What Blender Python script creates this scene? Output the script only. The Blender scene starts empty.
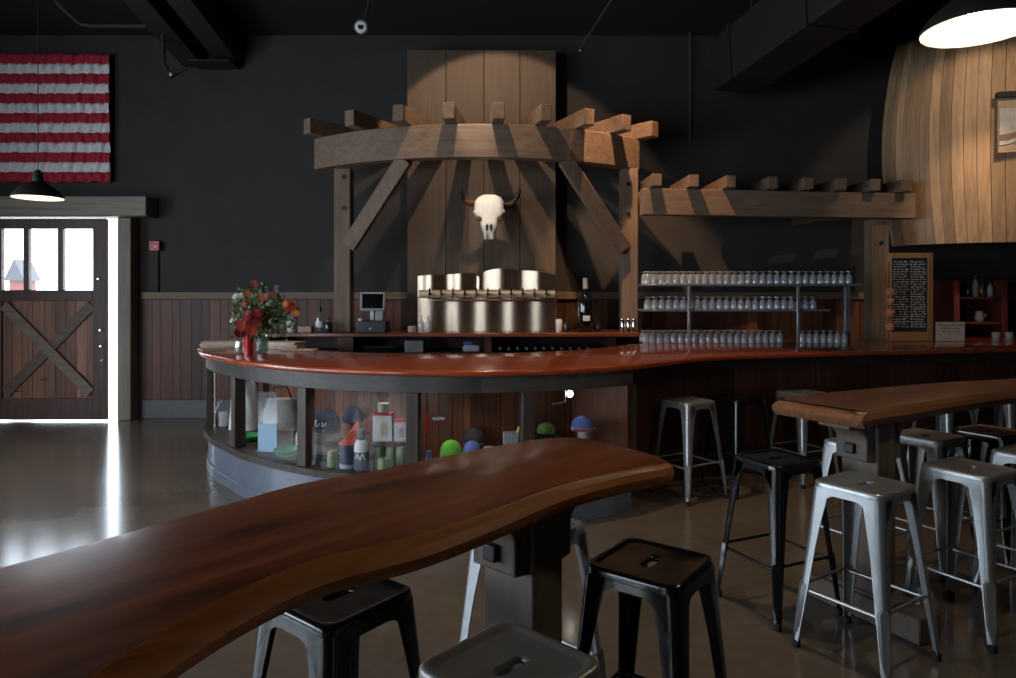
import bpy, bmesh, math, random
from mathutils import Vector, Matrix, Quaternion
random.seed(7)
PI = math.pi
sc = bpy.context.scene
COL = sc.collection
F, CX, HY, H = 680.0, 508.0, 295.0, 1.59          # camera: focal in px, centre column, horizon row, eye height

def at(px, py, Y):
    return Vector(((px - CX) * Y / F, Y, H - (py - HY) * Y / F))
def X_(px, Y): return (px - CX) * Y / F
def Z_(py, Y): return H - (py - HY) * Y / F

# ------------------------------------------------------------------ materials
MATS = {}
def nodes(name):
    m = bpy.data.materials.new(name); m.use_nodes = True
    nt = m.node_tree; nt.nodes.clear()
    out = nt.nodes.new('ShaderNodeOutputMaterial')
    return m, nt, out
def N(nt, t, **kw):
    n = nt.nodes.new(t)
    for k, v in kw.items():
        if k in n.inputs: n.inputs[k].default_value = v
        else: setattr(n, k, v)
    return n
def c4(c): return (c[0], c[1], c[2], 1.0)

def plain(name, col, rough=0.5, metal=0.0, coat=0.0, var=0.12, scale=18.0, emit=None, estr=0.0, spec=0.5, bump=0.0):
    if name in MATS: return MATS[name]
    m, nt, out = nodes(name)
    b = N(nt, 'ShaderNodeBsdfPrincipled')
    b.inputs['Roughness'].default_value = rough; b.inputs['Metallic'].default_value = metal
    b.inputs['Coat Weight'].default_value = coat; b.inputs['Coat Roughness'].default_value = 0.08
    b.inputs['Specular IOR Level'].default_value = spec
    tc = N(nt, 'ShaderNodeTexCoord')
    no = N(nt, 'ShaderNodeTexNoise'); no.inputs['Scale'].default_value = scale; no.inputs['Detail'].default_value = 4
    nt.links.new(tc.outputs['Object'], no.inputs['Vector'])
    r = N(nt, 'ShaderNodeValToRGB')
    r.color_ramp.elements[0].position = 0.3; r.color_ramp.elements[1].position = 0.7
    r.color_ramp.elements[0].color = c4([x * (1 - var) for x in col])
    r.color_ramp.elements[1].color = c4([min(1, x * (1 + var)) for x in col])
    nt.links.new(no.outputs['Fac'], r.inputs['Fac']); nt.links.new(r.outputs['Color'], b.inputs['Base Color'])
    if bump:
        bp = N(nt, 'ShaderNodeBump'); bp.inputs['Strength'].default_value = bump; bp.inputs['Distance'].default_value = 0.01
        nt.links.new(no.outputs['Fac'], bp.inputs['Height']); nt.links.new(bp.outputs['Normal'], b.inputs['Normal'])
    if emit:
        b.inputs['Emission Color'].default_value = c4(emit); b.inputs['Emission Strength'].default_value = estr
    nt.links.new(b.outputs['BSDF'], out.inputs['Surface'])
    MATS[name] = m
    return m

def wood(name, dark, light, rough=0.5, coat=0.0, axis='Z', scale=1.0, island=0.35, bump=0.15, rot=0.0, knots=0.0, spec=0.4):
    """grain stretched along axis; every loose board gets its own brightness"""
    if name in MATS: return MATS[name]
    m, nt, out = nodes(name)
    L = nt.links.new
    b = N(nt, 'ShaderNodeBsdfPrincipled')
    b.inputs['Coat Weight'].default_value = coat; b.inputs['Coat Roughness'].default_value = 0.12
    b.inputs['Specular IOR Level'].default_value = spec
    tc = N(nt, 'ShaderNodeTexCoord'); mp0 = N(nt, 'ShaderNodeMapping'); mp0.inputs['Rotation'].default_value = (0, 0, -rot)
    mp = N(nt, 'ShaderNodeMapping')
    s = {'X': (0.7, 14, 14), 'Y': (14, 0.7, 14), 'Z': (14, 14, 0.7)}[axis]
    mp.inputs['Scale'].default_value = [q * scale for q in s]
    L(tc.outputs['Object'], mp0.inputs['Vector']); L(mp0.outputs['Vector'], mp.inputs['Vector'])
    geo = N(nt, 'ShaderNodeNewGeometry')
    addv = N(nt, 'ShaderNodeVectorMath', operation='ADD')
    sc_ = N(nt, 'ShaderNodeMath', operation='MULTIPLY'); sc_.inputs[1].default_value = 37.0
    L(geo.outputs['Random Per Island'], sc_.inputs[0])
    L(mp.outputs['Vector'], addv.inputs[0]); L(sc_.outputs[0], addv.inputs[1])
    no = N(nt, 'ShaderNodeTexNoise'); no.inputs['Scale'].default_value = 1.6; no.inputs['Detail'].default_value = 7
    no.inputs['Roughness'].default_value = 0.62; no.inputs['Distortion'].default_value = 0.5
    L(addv.outputs[0], no.inputs['Vector'])
    r = N(nt, 'ShaderNodeValToRGB')
    r.color_ramp.elements[0].position = 0.28; r.color_ramp.elements[1].position = 0.72
    r.color_ramp.elements[0].color = c4(dark); r.color_ramp.elements[1].color = c4(light)
    L(no.outputs['Fac'], r.inputs['Fac'])
    mr = N(nt, 'ShaderNodeMapRange'); mr.inputs['To Min'].default_value = 1 - island; mr.inputs['To Max'].default_value = 1 + island
    L(geo.outputs['Random Per Island'], mr.inputs['Value'])
    mul = N(nt, 'ShaderNodeVectorMath', operation='SCALE')
    L(r.outputs['Color'], mul.inputs[0]); L(mr.outputs['Result'], mul.inputs['Scale'])
    src = mul.outputs[0]
    if knots:
        vo = N(nt, 'ShaderNodeTexNoise'); vo.inputs['Scale'].default_value = 2.6; vo.inputs['Detail'].default_value = 3
        mpk = N(nt, 'ShaderNodeMapping'); mpk.inputs['Scale'].default_value = (0.7, 2.4, 1.0)
        L(mp0.outputs['Vector'], mpk.inputs['Vector']); L(mpk.outputs['Vector'], vo.inputs['Vector'])
        rk = N(nt, 'ShaderNodeValToRGB'); rk.color_ramp.elements[0].position = 0.3; rk.color_ramp.elements[1].position = 0.46
        rk.color_ramp.elements[0].color = c4([1 - knots] * 3); rk.color_ramp.elements[1].color = (1, 1, 1, 1)
        L(vo.outputs['Fac'], rk.inputs['Fac'])
        mk = N(nt, 'ShaderNodeVectorMath', operation='MULTIPLY'); L(src, mk.inputs[0]); L(rk.outputs['Color'], mk.inputs[1])
        src = mk.outputs[0]
    L(src, b.inputs['Base Color'])
    rr = N(nt, 'ShaderNodeMapRange'); rr.inputs['To Min'].default_value = rough - 0.06; rr.inputs['To Max'].default_value = rough + 0.08
    L(no.outputs['Fac'], rr.inputs['Value']); L(rr.outputs['Result'], b.inputs['Roughness'])
    if bump:
        bp = N(nt, 'ShaderNodeBump'); bp.inputs['Strength'].default_value = bump; bp.inputs['Distance'].default_value = 0.004
        L(no.outputs['Fac'], bp.inputs['Height']); L(bp.outputs['Normal'], b.inputs['Normal'])
    L(b.outputs['BSDF'], out.inputs['Surface'])
    MATS[name] = m
    return m

def clear_glass(name, tint=(1, 1, 1), refl=0.12, rough=0.03, body=0.0):
    """thin clear sheet: see-through, mirror-like towards grazing angles, with a pale diffuse share where body is set"""
    if name in MATS: return MATS[name]
    m, nt, out = nodes(name); L = nt.links.new
    t = N(nt, 'ShaderNodeBsdfTransparent'); t.inputs['Color'].default_value = c4(tint)
    g = N(nt, 'ShaderNodeBsdfGlossy'); g.inputs['Roughness'].default_value = rough
    lw = N(nt, 'ShaderNodeLayerWeight'); lw.inputs['Blend'].default_value = 0.35
    mr = N(nt, 'ShaderNodeMapRange'); mr.inputs['To Min'].default_value = refl * 0.5; mr.inputs['To Max'].default_value = min(1, refl * 6)
    L(lw.outputs['Facing'], mr.inputs['Value'])
    mx = N(nt, 'ShaderNodeMixShader'); L(mr.outputs['Result'], mx.inputs['Fac']); L(t.outputs[0], mx.inputs[1]); L(g.outputs[0], mx.inputs[2])
    if body:
        d = N(nt, 'ShaderNodeBsdfDiffuse'); d.inputs['Color'].default_value = (0.8, 0.82, 0.85, 1)
        m2 = N(nt, 'ShaderNodeMixShader'); m2.inputs['Fac'].default_value = body
        L(mx.outputs[0], m2.inputs[1]); L(d.outputs[0], m2.inputs[2]); L(m2.outputs[0], out.inputs['Surface'])
    else:
        L(mx.outputs[0], out.inputs['Surface'])
    MATS[name] = m
    return m

def concrete(name, a, b_, rough):
    m, nt, out = nodes(name); L = nt.links.new
    b = N(nt, 'ShaderNodeBsdfPrincipled'); tc = N(nt, 'ShaderNodeTexCoord')
    n1 = N(nt, 'ShaderNodeTexNoise'); n1.inputs['Scale'].default_value = 1.1; n1.inputs['Detail'].default_value = 8; n1.inputs['Roughness'].default_value = 0.65
    n2 = N(nt, 'ShaderNodeTexNoise'); n2.inputs['Scale'].default_value = 14; n2.inputs['Detail'].default_value = 6
    L(tc.outputs['Object'], n1.inputs['Vector']); L(tc.outputs['Object'], n2.inputs['Vector'])
    mx = N(nt, 'ShaderNodeMath', operation='MULTIPLY_ADD'); mx.inputs[1].default_value = 0.35; 
    L(n2.outputs['Fac'], mx.inputs[0]); L(n1.outputs['Fac'], mx.inputs[2])
    r = N(nt, 'ShaderNodeValToRGB'); r.color_ramp.elements[0].position = 0.45; r.color_ramp.elements[1].position = 0.95
    r.color_ramp.elements[0].color = c4(a); r.color_ramp.elements[1].color = c4(b_)
    L(mx.outputs[0], r.inputs['Fac']); L(r.outputs['Color'], b.inputs['Base Color'])
    rr = N(nt, 'ShaderNodeMapRange'); rr.inputs['To Min'].default_value = rough * 0.75; rr.inputs['To Max'].default_value = rough * 1.35
    L(n1.outputs['Fac'], rr.inputs['Value']); L(rr.outputs['Result'], b.inputs['Roughness'])
    bp = N(nt, 'ShaderNodeBump'); bp.inputs['Strength'].default_value = 0.03; bp.inputs['Distance'].default_value = 0.003
    L(n1.outputs['Fac'], bp.inputs['Height']); L(bp.outputs['Normal'], b.inputs['Normal'])
    b.inputs['Specular IOR Level'].default_value = 0.55
    L(b.outputs['BSDF'], out.inputs['Surface'])
    return m

# ------------------------------------------------------------------ mesh builder
class MB:
    def __init__(s): s.bm = bmesh.new()
    def ring_faces(s, rings, closed=True, cap0=True, cap1=True):
        bm = s.bm; vr = [[bm.verts.new(p) for p in r] for r in rings]
        n = len(vr[0])
        for a, b in zip(vr, vr[1:]):
            for i in range(n if closed else n - 1):
                j = (i + 1) % n
                try: bm.faces.new((a[i], a[j], b[j], b[i]))
                except ValueError: pass
        if cap0 and n > 2: bm.faces.new(list(reversed(vr[0])))
        if cap1 and n > 2: bm.faces.new(vr[-1])
        return s
    def box(s, c, size, rz=0.0, q=None):
        M = (Matrix.Rotation(rz, 3, 'Z') if q is None else q)
        c = Vector(c); hx, hy, hz = [v / 2 for v in size]
        def P(x, y, z): return c + M @ Vector((x, y, z))
        s.ring_faces([[P(-hx, -hy, -hz), P(hx, -hy, -hz), P(hx, hy, -hz), P(-hx, hy, -hz)],
                      [P(-hx, -hy, hz), P(hx, -hy, hz), P(hx, hy, hz), P(-hx, hy, hz)]])
        return s
    def bx(s, x0, x1, y0, y1, z0, z1):
        return s.box(((x0 + x1) / 2, (y0 + y1) / 2, (z0 + z1) / 2), (abs(x1 - x0), abs(y1 - y0), abs(z1 - z0)))
    def beam(s, p0, p1, w, h, up=(0, 0, 1)):
        p0, p1 = Vector(p0), Vector(p1); d = (p1 - p0); L = d.length; d.normalize()
        u = Vector(up); u = (u - d * u.dot(d)).normalized(); r = d.cross(u)
        M = Matrix((d, r, u)).transposed()
        return s.box((p0 + p1) / 2, (L, w, h), q=M)
    def cyl(s, p0, p1, r0, r1=None, n=16, cap=True):
        r1 = r0 if r1 is None else r1
        p0, p1 = Vector(p0), Vector(p1); d = (p1 - p0).normalized()
        a = Vector((0, 0, 1)) if abs(d.z) < 0.9 else Vector((1, 0, 0))
        u = d.cross(a).normalized(); v = d.cross(u)
        def R(p, r): return [p + (u * math.cos(t) + v * math.sin(t)) * r for t in [2 * PI * i / n for i in range(n)]]
        return s.ring_faces([R(p0, r0), R(p1, r1)], True, cap, cap)
    def tube(s, pts, rad, n=8, cap=True):
        pts = [Vector(p) for p in pts]; rings = []
        rad = rad if isinstance(rad, (list, tuple)) else [rad] * len(pts)
        pu = None
        for i, p in enumerate(pts):
            d = (pts[min(i + 1, len(pts) - 1)] - pts[max(i - 1, 0)]).normalized()
            if pu is None:
                a = Vector((0, 0, 1)) if abs(d.z) < 0.9 else Vector((1, 0, 0)); u = d.cross(a).normalized()
            else:
                u = (pu - d * pu.dot(d)).normalized()
            pu = u; v = d.cross(u)
            rings.append([p + (u * math.cos(t) + v * math.sin(t)) * rad[i] for t in [2 * PI * k / n for k in range(n)]])
        return s.ring_faces(rings, True, cap, cap)
    def lathe(s, c, prof, n=24, cap0=True, cap1=True, sx=1, sy=1):
        c = Vector(c)
        return s.ring_faces([[c + Vector((r * sx * math.cos(2 * PI * i / n), r * sy * math.sin(2 * PI * i / n), z)) for i in range(n)] for r, z in prof], True, cap0, cap1)
    def prism(s, poly, o, u, v, w, t):
        o, u, v, w = Vector(o), Vector(u), Vector(v), Vector(w)
        a = [o + u * x + v * y for x, y in poly]
        return s.ring_faces([a, [p + w * t for p in a]])
    def build(s, name, mat, parent=None, smooth=35, bevel=0.0, seg=2):
        bmesh.ops.recalc_face_normals(s.bm, faces=s.bm.faces)
        me = bpy.data.meshes.new(name); s.bm.to_mesh(me); s.bm.free()
        me.materials.append(mat)
        for p in me.polygons: p.use_smooth = True
        me.set_sharp_from_angle(angle=math.radians(smooth))
        o = bpy.data.objects.new(name, me); COL.objects.link(o)
        if bevel:
            md = o.modifiers.new('edge', 'BEVEL'); md.width = bevel; md.segments = seg; md.limit_method = 'ANGLE'; md.angle_limit = math.radians(40)
        if parent is not None: attach(o, parent)
        return o

def attach(o, parent):
    o.parent = parent
    # parts are drawn in world coordinates; the mesh is shifted back into its thing's frame
    off, q = Vector((0, 0, 0)), parent
    while q is not None: off, q = off + q.location, q.parent
    if off.length > 0: o.data.transform(Matrix.Translation(-off))
def tag(o, label=None, cat=None, group=None, kind=None):
    if label: o['label'] = label
    if cat: o['category'] = cat
    if group: o['group'] = group
    if kind: o['kind'] = kind
    return o
def thing(name, label, cat, loc=(0, 0, 0), group=None):
    o = bpy.data.objects.new(name, None); o.empty_display_size = 0.1; COL.objects.link(o); o.location = loc
    return tag(o, label, cat, group)
def copy_tree(o, parent=None):
    c = o.copy(); COL.objects.link(c); c.parent = parent
    for ch in [k for k in bpy.data.objects if k.parent == o]: copy_tree(ch, c)
    return c
def structure(o): o['kind'] = 'structure'; return o

def catmull(pts, n=8, closed=False):
    P = [Vector((p[0], p[1])) for p in pts]; out = []
    m = len(P)
    for i in range(m if closed else m - 1):
        if closed: a, b, c, d = P[(i - 1) % m], P[i], P[(i + 1) % m], P[(i + 2) % m]
        else: a, b, c, d = P[max(i - 1, 0)], P[i], P[i + 1], P[min(i + 2, m - 1)]
        for k in range(n):
            t = k / n
            out.append(0.5 * ((2 * b) + (c - a) * t + (2 * a - 5 * b + 4 * c - d) * t * t + (3 * b - a - 3 * c + d) * t ** 3))
    if not closed: out.append(P[-1])
    return out
def normals(path, closed=False):
    n = len(path); out = []
    for i in range(n):
        a = path[(i - 1) % n] if closed else path[max(i - 1, 0)]
        b = path[(i + 1) % n] if closed else path[min(i + 1, n - 1)]
        t = (b - a).normalized(); out.append(Vector((-t.y, t.x)))
    return out
def offset(path, d):
    return [p + n * d for p, n in zip(path, normals(path))]
def strip(mb, path, d0, d1, z0, z1):
    a, b = offset(path, d0), offset(path, d1)
    mb.ring_faces([[Vector((p.x, p.y, z0)), Vector((q.x, q.y, z0)), Vector((q.x, q.y, z1)), Vector((p.x, p.y, z1))] for p, q in zip(a, b)])
def slab(outline, prof, wf=lambda p: 1.0):
    """closed outline (counter-clockwise), prof = (inset, z) from bottom to top"""
    mb = MB(); nn = normals(outline, True)
    mb.ring_faces([[Vector((p.x + n.x * i * wf(p), p.y + n.y * i * wf(p), z)) for p, n in zip(outline, nn)] for i, z in prof])
    return mb
def px_of(p): return CX + F * p.x / p.y

# ------------------------------------------------------------------ palette
M_wall = plain('dark_charcoal_paint', (0.037, 0.0325, 0.029), 0.8, var=0.15, scale=3)
M_ceil = plain('black_ceiling_paint', (0.008, 0.008, 0.008), 0.9)
M_floor = concrete('polished_brown_concrete', (0.105, 0.082, 0.062), (0.19, 0.152, 0.118), 0.15)
M_out = plain('pale_outdoor_paving', (0.7, 0.7, 0.7), 0.9)
M_wains = wood('reddish_wainscot_boards', (0.06, 0.022, 0.014), (0.15, 0.062, 0.036), 0.5, island=0.5)
M_rail = wood('tan_cap_rail', (0.10, 0.066, 0.04), (0.19, 0.13, 0.08), 0.55, axis='X')
M_base = plain('grey_baseboard_paint', (0.13, 0.13, 0.14), 0.6)
M_door = wood('warm_door_boards', (0.19, 0.088, 0.06), (0.40, 0.20, 0.13), 0.5, island=0.35)
M_doorf = wood('dark_door_frame', (0.085, 0.05, 0.042), (0.16, 0.10, 0.085), 0.5)
M_timber = wood('weathered_timber', (0.14, 0.095, 0.065), (0.27, 0.185, 0.125), 0.65, axis='X', island=0.12)
M_timberz = wood('weathered_timber_upright', (0.13, 0.09, 0.06), (0.25, 0.17, 0.115), 0.65, axis='Z', island=0.12)
M_timbery = wood('weathered_timber_rafter', (0.13, 0.09, 0.06), (0.25, 0.17, 0.115), 0.65, axis='Y', island=0.2)
M_jamb = wood('grey_barn_timber', (0.16, 0.135, 0.108), (0.29, 0.25, 0.205), 0.7, axis='Z')
M_brace = wood('brown_grey_brace', (0.13, 0.095, 0.075), (0.24, 0.18, 0.145), 0.6, axis='X')
M_jambx = wood('grey_barn_beam', (0.16, 0.135, 0.108), (0.29, 0.25, 0.205), 0.7, axis='X')
M_chase = wood('tan_wall_boards', (0.085, 0.056, 0.037), (0.13, 0.088, 0.058), 0.6, island=0.1, bump=0.05)
M_barrel = wood('pale_oak_staves', (0.30, 0.185, 0.10), (0.52, 0.34, 0.20), 0.5, island=0.3, bump=0.06)
M_top = wood('red_varnished_counter', (0.24, 0.038, 0.013), (0.50, 0.10, 0.034), 0.22, coat=0.6, axis='X', island=0.0, bump=0.02, scale=0.7)
M_slab = wood('dark_varnished_slab', (0.15, 0.031, 0.008), (0.40, 0.10, 0.023), 0.33, coat=0.2, axis='X', island=0.0, bump=0.05, rot=math.radians(46), knots=0.75, scale=0.8)
M_slab2 = wood('varnished_slab_honey', (0.13, 0.045, 0.02), (0.27, 0.10, 0.045), 0.3, coat=0.35, axis='X', island=0.0, bump=0.05, rot=math.radians(27), knots=0.6, scale=0.8)
M_live = wood('live_edge_bark_side', (0.27, 0.082, 0.017), (0.58, 0.205, 0.045), 0.55, coat=0.06, axis='X', island=0.0, bump=0.3, rot=math.radians(46), scale=1.4)
M_live2 = wood('live_edge_side_honey', (0.12, 0.048, 0.02), (0.28, 0.125, 0.055), 0.42, coat=0.15, axis='X', island=0.0, bump=0.3, rot=math.radians(27), scale=1.4)
M_casef = wood('dark_case_frame', (0.035, 0.024, 0.02), (0.075, 0.055, 0.046), 0.45)
M_apron = wood('dark_curved_apron', (0.05, 0.042, 0.038), (0.09, 0.078, 0.07), 0.42, axis='X', island=0.25)
M_caseb = wood('case_back_boards', (0.08, 0.028, 0.014), (0.2, 0.075, 0.035), 0.45, island=0.45)
M_bluebase = plain('slate_blue_base_panel', (0.135, 0.155, 0.20), 0.32, scale=5, coat=0.3)
M_barfront = wood('dark_bar_front_boards', (0.045, 0.016, 0.011), (0.10, 0.038, 0.025), 0.45, island=0.4)
M_backbar = wood('dark_back_bar', (0.045, 0.02, 0.014), (0.09, 0.04, 0.028), 0.4, axis='X')
M_backtop = wood('back_bar_red_top', (0.1, 0.028, 0.014), (0.2, 0.06, 0.03), 0.3, coat=0.4, axis='X')
M_post = wood('trestle_grey_timber', (0.08, 0.06, 0.047), (0.165, 0.13, 0.105), 0.6, bump=0.25)
M_silver = plain('brushed_grey_steel', (0.38, 0.395, 0.41), 0.36, metal=0.65, var=0.07, scale=9)
M_gunmetal = plain('dull_gunmetal', (0.27, 0.26, 0.25), 0.4, metal=0.45, var=0.1, scale=9)
M_black = plain('gloss_black_enamel', (0.006, 0.006, 0.007), 0.2, coat=0.2, var=0.05)
M_rubber = plain('black_rubber', (0.012, 0.012, 0.012), 0.8)
M_steel = plain('stainless_baked_reflection', (0.50, 0.39, 0.29), 0.36, metal=1.0, var=0.03)  # golden base colour carries the reflected wood and warm light
M_rail_steel = plain('bright_rail_steel', (0.85, 0.70, 0.50), 0.45, metal=0.35, var=.03)
M_chrome = plain('chrome', (0.75, 0.74, 0.72), 0.1, metal=1.0, var=0.02)
M_iron = plain('black_iron', (0.012, 0.012, 0.012), 0.5)
M_dkmetal = plain('dark_painted_steel', (0.03, 0.03, 0.032), 0.55)
M_greyduct = plain('grey_painted_duct', (0.013, 0.013, 0.014), 0.7)
M_pane = clear_glass('window_glass', refl=0.08)
M_casepane = clear_glass('case_glass', refl=0.013, rough=0.02)
M_tumbler = clear_glass('drinking_glass', tint=(0.93, 0.95, 0.95), refl=0.15, rough=0.06, body=0.3)  # pale diffuse body mixed in to brighten the glasses
M_acryl = clear_glass('acrylic_sheet', tint=(0.95, 0.97, 1.0), refl=0.16, rough=0.1, body=0.06)
M_red = plain('flag_red', (0.46, 0.022, 0.045), 0.8)
M_white = plain('flag_white', (0.84, 0.82, 0.81), 0.8)
M_bone = plain('bleached_bone', (0.78, 0.74, 0.68), 0.6, var=0.08, scale=25, bump=0.2)
M_hornb = plain('brown_horn', (0.13, 0.05, 0.022), 0.4)
M_hornt = plain('black_horn_tip', (0.015, 0.012, 0.01), 0.35)
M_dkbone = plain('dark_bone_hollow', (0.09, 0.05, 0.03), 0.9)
M_paper = plain('white_paper', (0.72, 0.7, 0.66), 0.7, var=0.05)
M_shade = plain('white_shade_lining', (0.85, 0.85, 0.83), 0.6, var=0.02)

def col(name, rgb, rough=0.5, **k): return plain(name, rgb, rough, **k)

# ------------------------------------------------------------------ room
WB, XL, XR, YF = 8.8, -7.2, 9.6, -3.6
def zc(y): return 4.95 + 0.185 * (WB - y)
structure(MB().bx(XL - .3, XR + .3, YF - .3, WB + .15, -0.1, 0).build('floor', M_floor))
mb = MB(); mb.ring_faces([[Vector((XL - .2, y, zc(y))), Vector((XR + .2, y, zc(y))), Vector((XR + .2, y, zc(y) + .15)), Vector((XL - .2, y, zc(y) + .15))] for y in (YF - .2, WB + .2)])
structure(mb.build('ceiling', M_ceil))
DX0, DX1, DZ = -6.75, -4.98, 2.62                 # doorway in the back wall
mb = MB(); mb.bx(XL - .15, DX0, WB, WB + .15, 0, 5.2).bx(DX1, XR + .15, WB, WB + .15, 0, 5.2).bx(DX0, DX1, WB, WB + .15, DZ, 5.2)
structure(mb.build('wall_back', M_wall))
structure(MB().bx(XR, XR + .15, YF, WB, 0, 7.6).build('wall_right', M_wall))
FILL_WINS = [(-6.9, -4.2)]  # rear window added out of view as front fill light
RZ0, RZ1 = .5, 3.1
mb = MB(); mb.bx(XL, XR, YF - .15, YF, 0, RZ0).bx(XL, XR, YF - .15, YF, RZ1, 7.6)
xs_ = [XL] + [v for w in FILL_WINS for v in w] + [XR]
for a, b in zip(xs_[::2], xs_[1::2]): mb.bx(a, b, YF - .15, YF, RZ0, RZ1)
structure(mb.build('wall_rear', M_wall))
for i, (a, b) in enumerate(FILL_WINS):
    f = MB(); e = .06
    f.bx(a, b, YF - .1, YF - .03, RZ0, RZ0 + e).bx(a, b, YF - .1, YF - .03, RZ1 - e, RZ1)
    for x in (a, (a + b) / 2 - e / 2, b - e): f.bx(x, x + e, YF - .1, YF - .03, RZ0 + e, RZ1 - e)
    w = structure(f.build('window_%d' % (i + 4), M_doorf))
    MB().bx(a + e, b - e, YF - .07, YF - .062, RZ0 + e, RZ1 - e).build('pane', M_pane, w)
# side wall with a row of tall windows that lets the daylight in
WINS = [(-3.2, -0.6), (-0.2, 2.4), (2.8, 5.4)]
WZ0, WZ1 = 0.5, 3.0
mb = MB(); mb.bx(XL - .15, XL, YF, WB, 0, WZ0).bx(XL - .15, XL, YF, WB, WZ1, 7.6)
ys = [YF] + [v for w in WINS for v in w] + [WB]
for a, b in zip(ys[::2], ys[1::2]): mb.bx(XL - .15, XL, a, b, WZ0, WZ1)
structure(mb.build('wall_left', M_wall))
for i, (a, b) in enumerate(WINS):
    f = MB(); e = .06
    f.bx(XL - .1, XL - .03, a, b, WZ0, WZ0 + e).bx(XL - .1, XL - .03, a, b, WZ1 - e, WZ1)
    for y in (a, (a + b) / 2 - e / 2, b - e): f.bx(XL - .1, XL - .03, y, y + e, WZ0 + e, WZ1 - e)
    w = structure(f.build('window_%d' % (i + 1), M_doorf))
    MB().bx(XL - .07, XL - .062, a + e, b - e, WZ0 + e, WZ1 - e).build('pane', M_pane, w)
# wainscot
def boards(mb, x0, x1, y, z0, z1, w=0.14, t=0.02):
    x = x0
    while x < x1 - 1e-3:
        ww = min(w * random.uniform(.75, 1.2), x1 - x)
        mb.bx(x + .0025, x + ww - .0025, y - t, y, z0, z1); x += ww
mb = MB(); boards(mb, -4.72, XR, WB - .002, .24, 1.53)
structure(mb.build('wainscot_wall_panelling', M_wains))
structure(MB().bx(-4.72, XR, WB - .03, WB - .002, 0, .235).build('baseboard_back', M_base, bevel=.006))
structure(MB().bx(-4.72, XR, WB - .05, WB - .002, 1.535, 1.63).build('trim_1', M_rail, bevel=.006))

# barn door surround: a post and a heavy header (structure); the sliding door is a part-built thing
structure(MB().bx(X_(118, 8.62), X_(131.5, 8.62), 8.6, 8.79, 0, 2.57).build('trim_2', M_jamb, bevel=.01))
structure(MB().bx(XL + .02, X_(146, 8.5), 8.5, 8.79, 2.575, 2.83).build('trim_3', M_jambx, bevel=.012))
YD = 8.58
door = structure(thing('door_1', 'sliding wooden barn door with three window lights and a cross brace', 'door', (X_(45, YD), YD, 0.02)))
def dx(p): return X_(p, YD)
def dz(p): return Z_(p, YD)
mb = MB()
for x0, x1 in ((-16, 3), (94, 107.5)): mb.bx(dx(x0), dx(x1), YD - .03, YD + .03, .02, 2.55)
mb.bx(dx(3), dx(94), YD - .03, YD + .03, dz(229), 2.55).bx(dx(3), dx(94), YD - .03, YD + .03, dz(301), dz(290)).bx(dx(3), dx(94), YD - .03, YD + .03, .02, dz(398))
for p in (27.5, 61.5): mb.bx(dx(p - 2.6), dx(p + 2.6), YD - .03, YD + .03, dz(290), dz(229))
mb.build('door_frame', M_doorf, door, bevel=.006)
mb = MB(); boards(mb, dx(3), dx(94), YD + .02, dz(398), dz(301), w=.13)
mb.bx(dx(3), dx(94), YD + .021, YD + .032, dz(398), dz(301))
mb.build('door_panel', M_door, door)
br = MB()
br.beam(at(4, 305, YD - .03), at(91, 393, YD - .03), .03, .13, up=(0, 0, 1))
br.build('cross_brace', M_brace, door, bevel=.004)
MB().beam(at(92, 305, YD - .015), at(6, 393, YD - .015), .03, .13).build('cross_brace', M_brace, door, bevel=.004)
for a, b in ((3, 25), (30, 59), (64, 94)):
    MB().bx(dx(a), dx(b), YD - .004, YD + .004, dz(290), dz(229)).build('door_glass', M_pane, door)
mb = MB()
for px, py in ((100, 279), (102, 330), (102.5, 346), (103, 360), (44, 379), (20, 391), (11, 403), (7, 294)):
    p = at(px, py, YD - .03); mb.cyl(p, p + Vector((0, -.05 if py not in (294,) else -.03, 0)), .016, .01, 10)
mb.build('bolt_heads', M_chrome, door)
# outdoors beyond the doorway
structure(MB().bx(-40, 30, WB + .16, 60, -.12, -.02).build('ground_outside', M_out))
t = thing('garden_shed', 'small red shed with a grey gable roof seen through the door window', 'shed', (X_(8, 22), 22, -.02))
x0, x1 = X_(9, 22), X_(23, 22)
MB().bx(x0, x1, 22, 22.6, -.02, 2.05).build('shed_wall', col('shed_red', (.11, .02, .014)), t)
MB().prism([(x0 - .12, 2.05), (x1 + .12, 2.05), ((x0 + x1) / 2, 2.75)], (0, 21.9, 0), (1, 0, 0), (0, 0, 1), (0, 1, 0), .8).build('shed_roof', col('shed_grey', (.03, .03, .036)), t)

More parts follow.
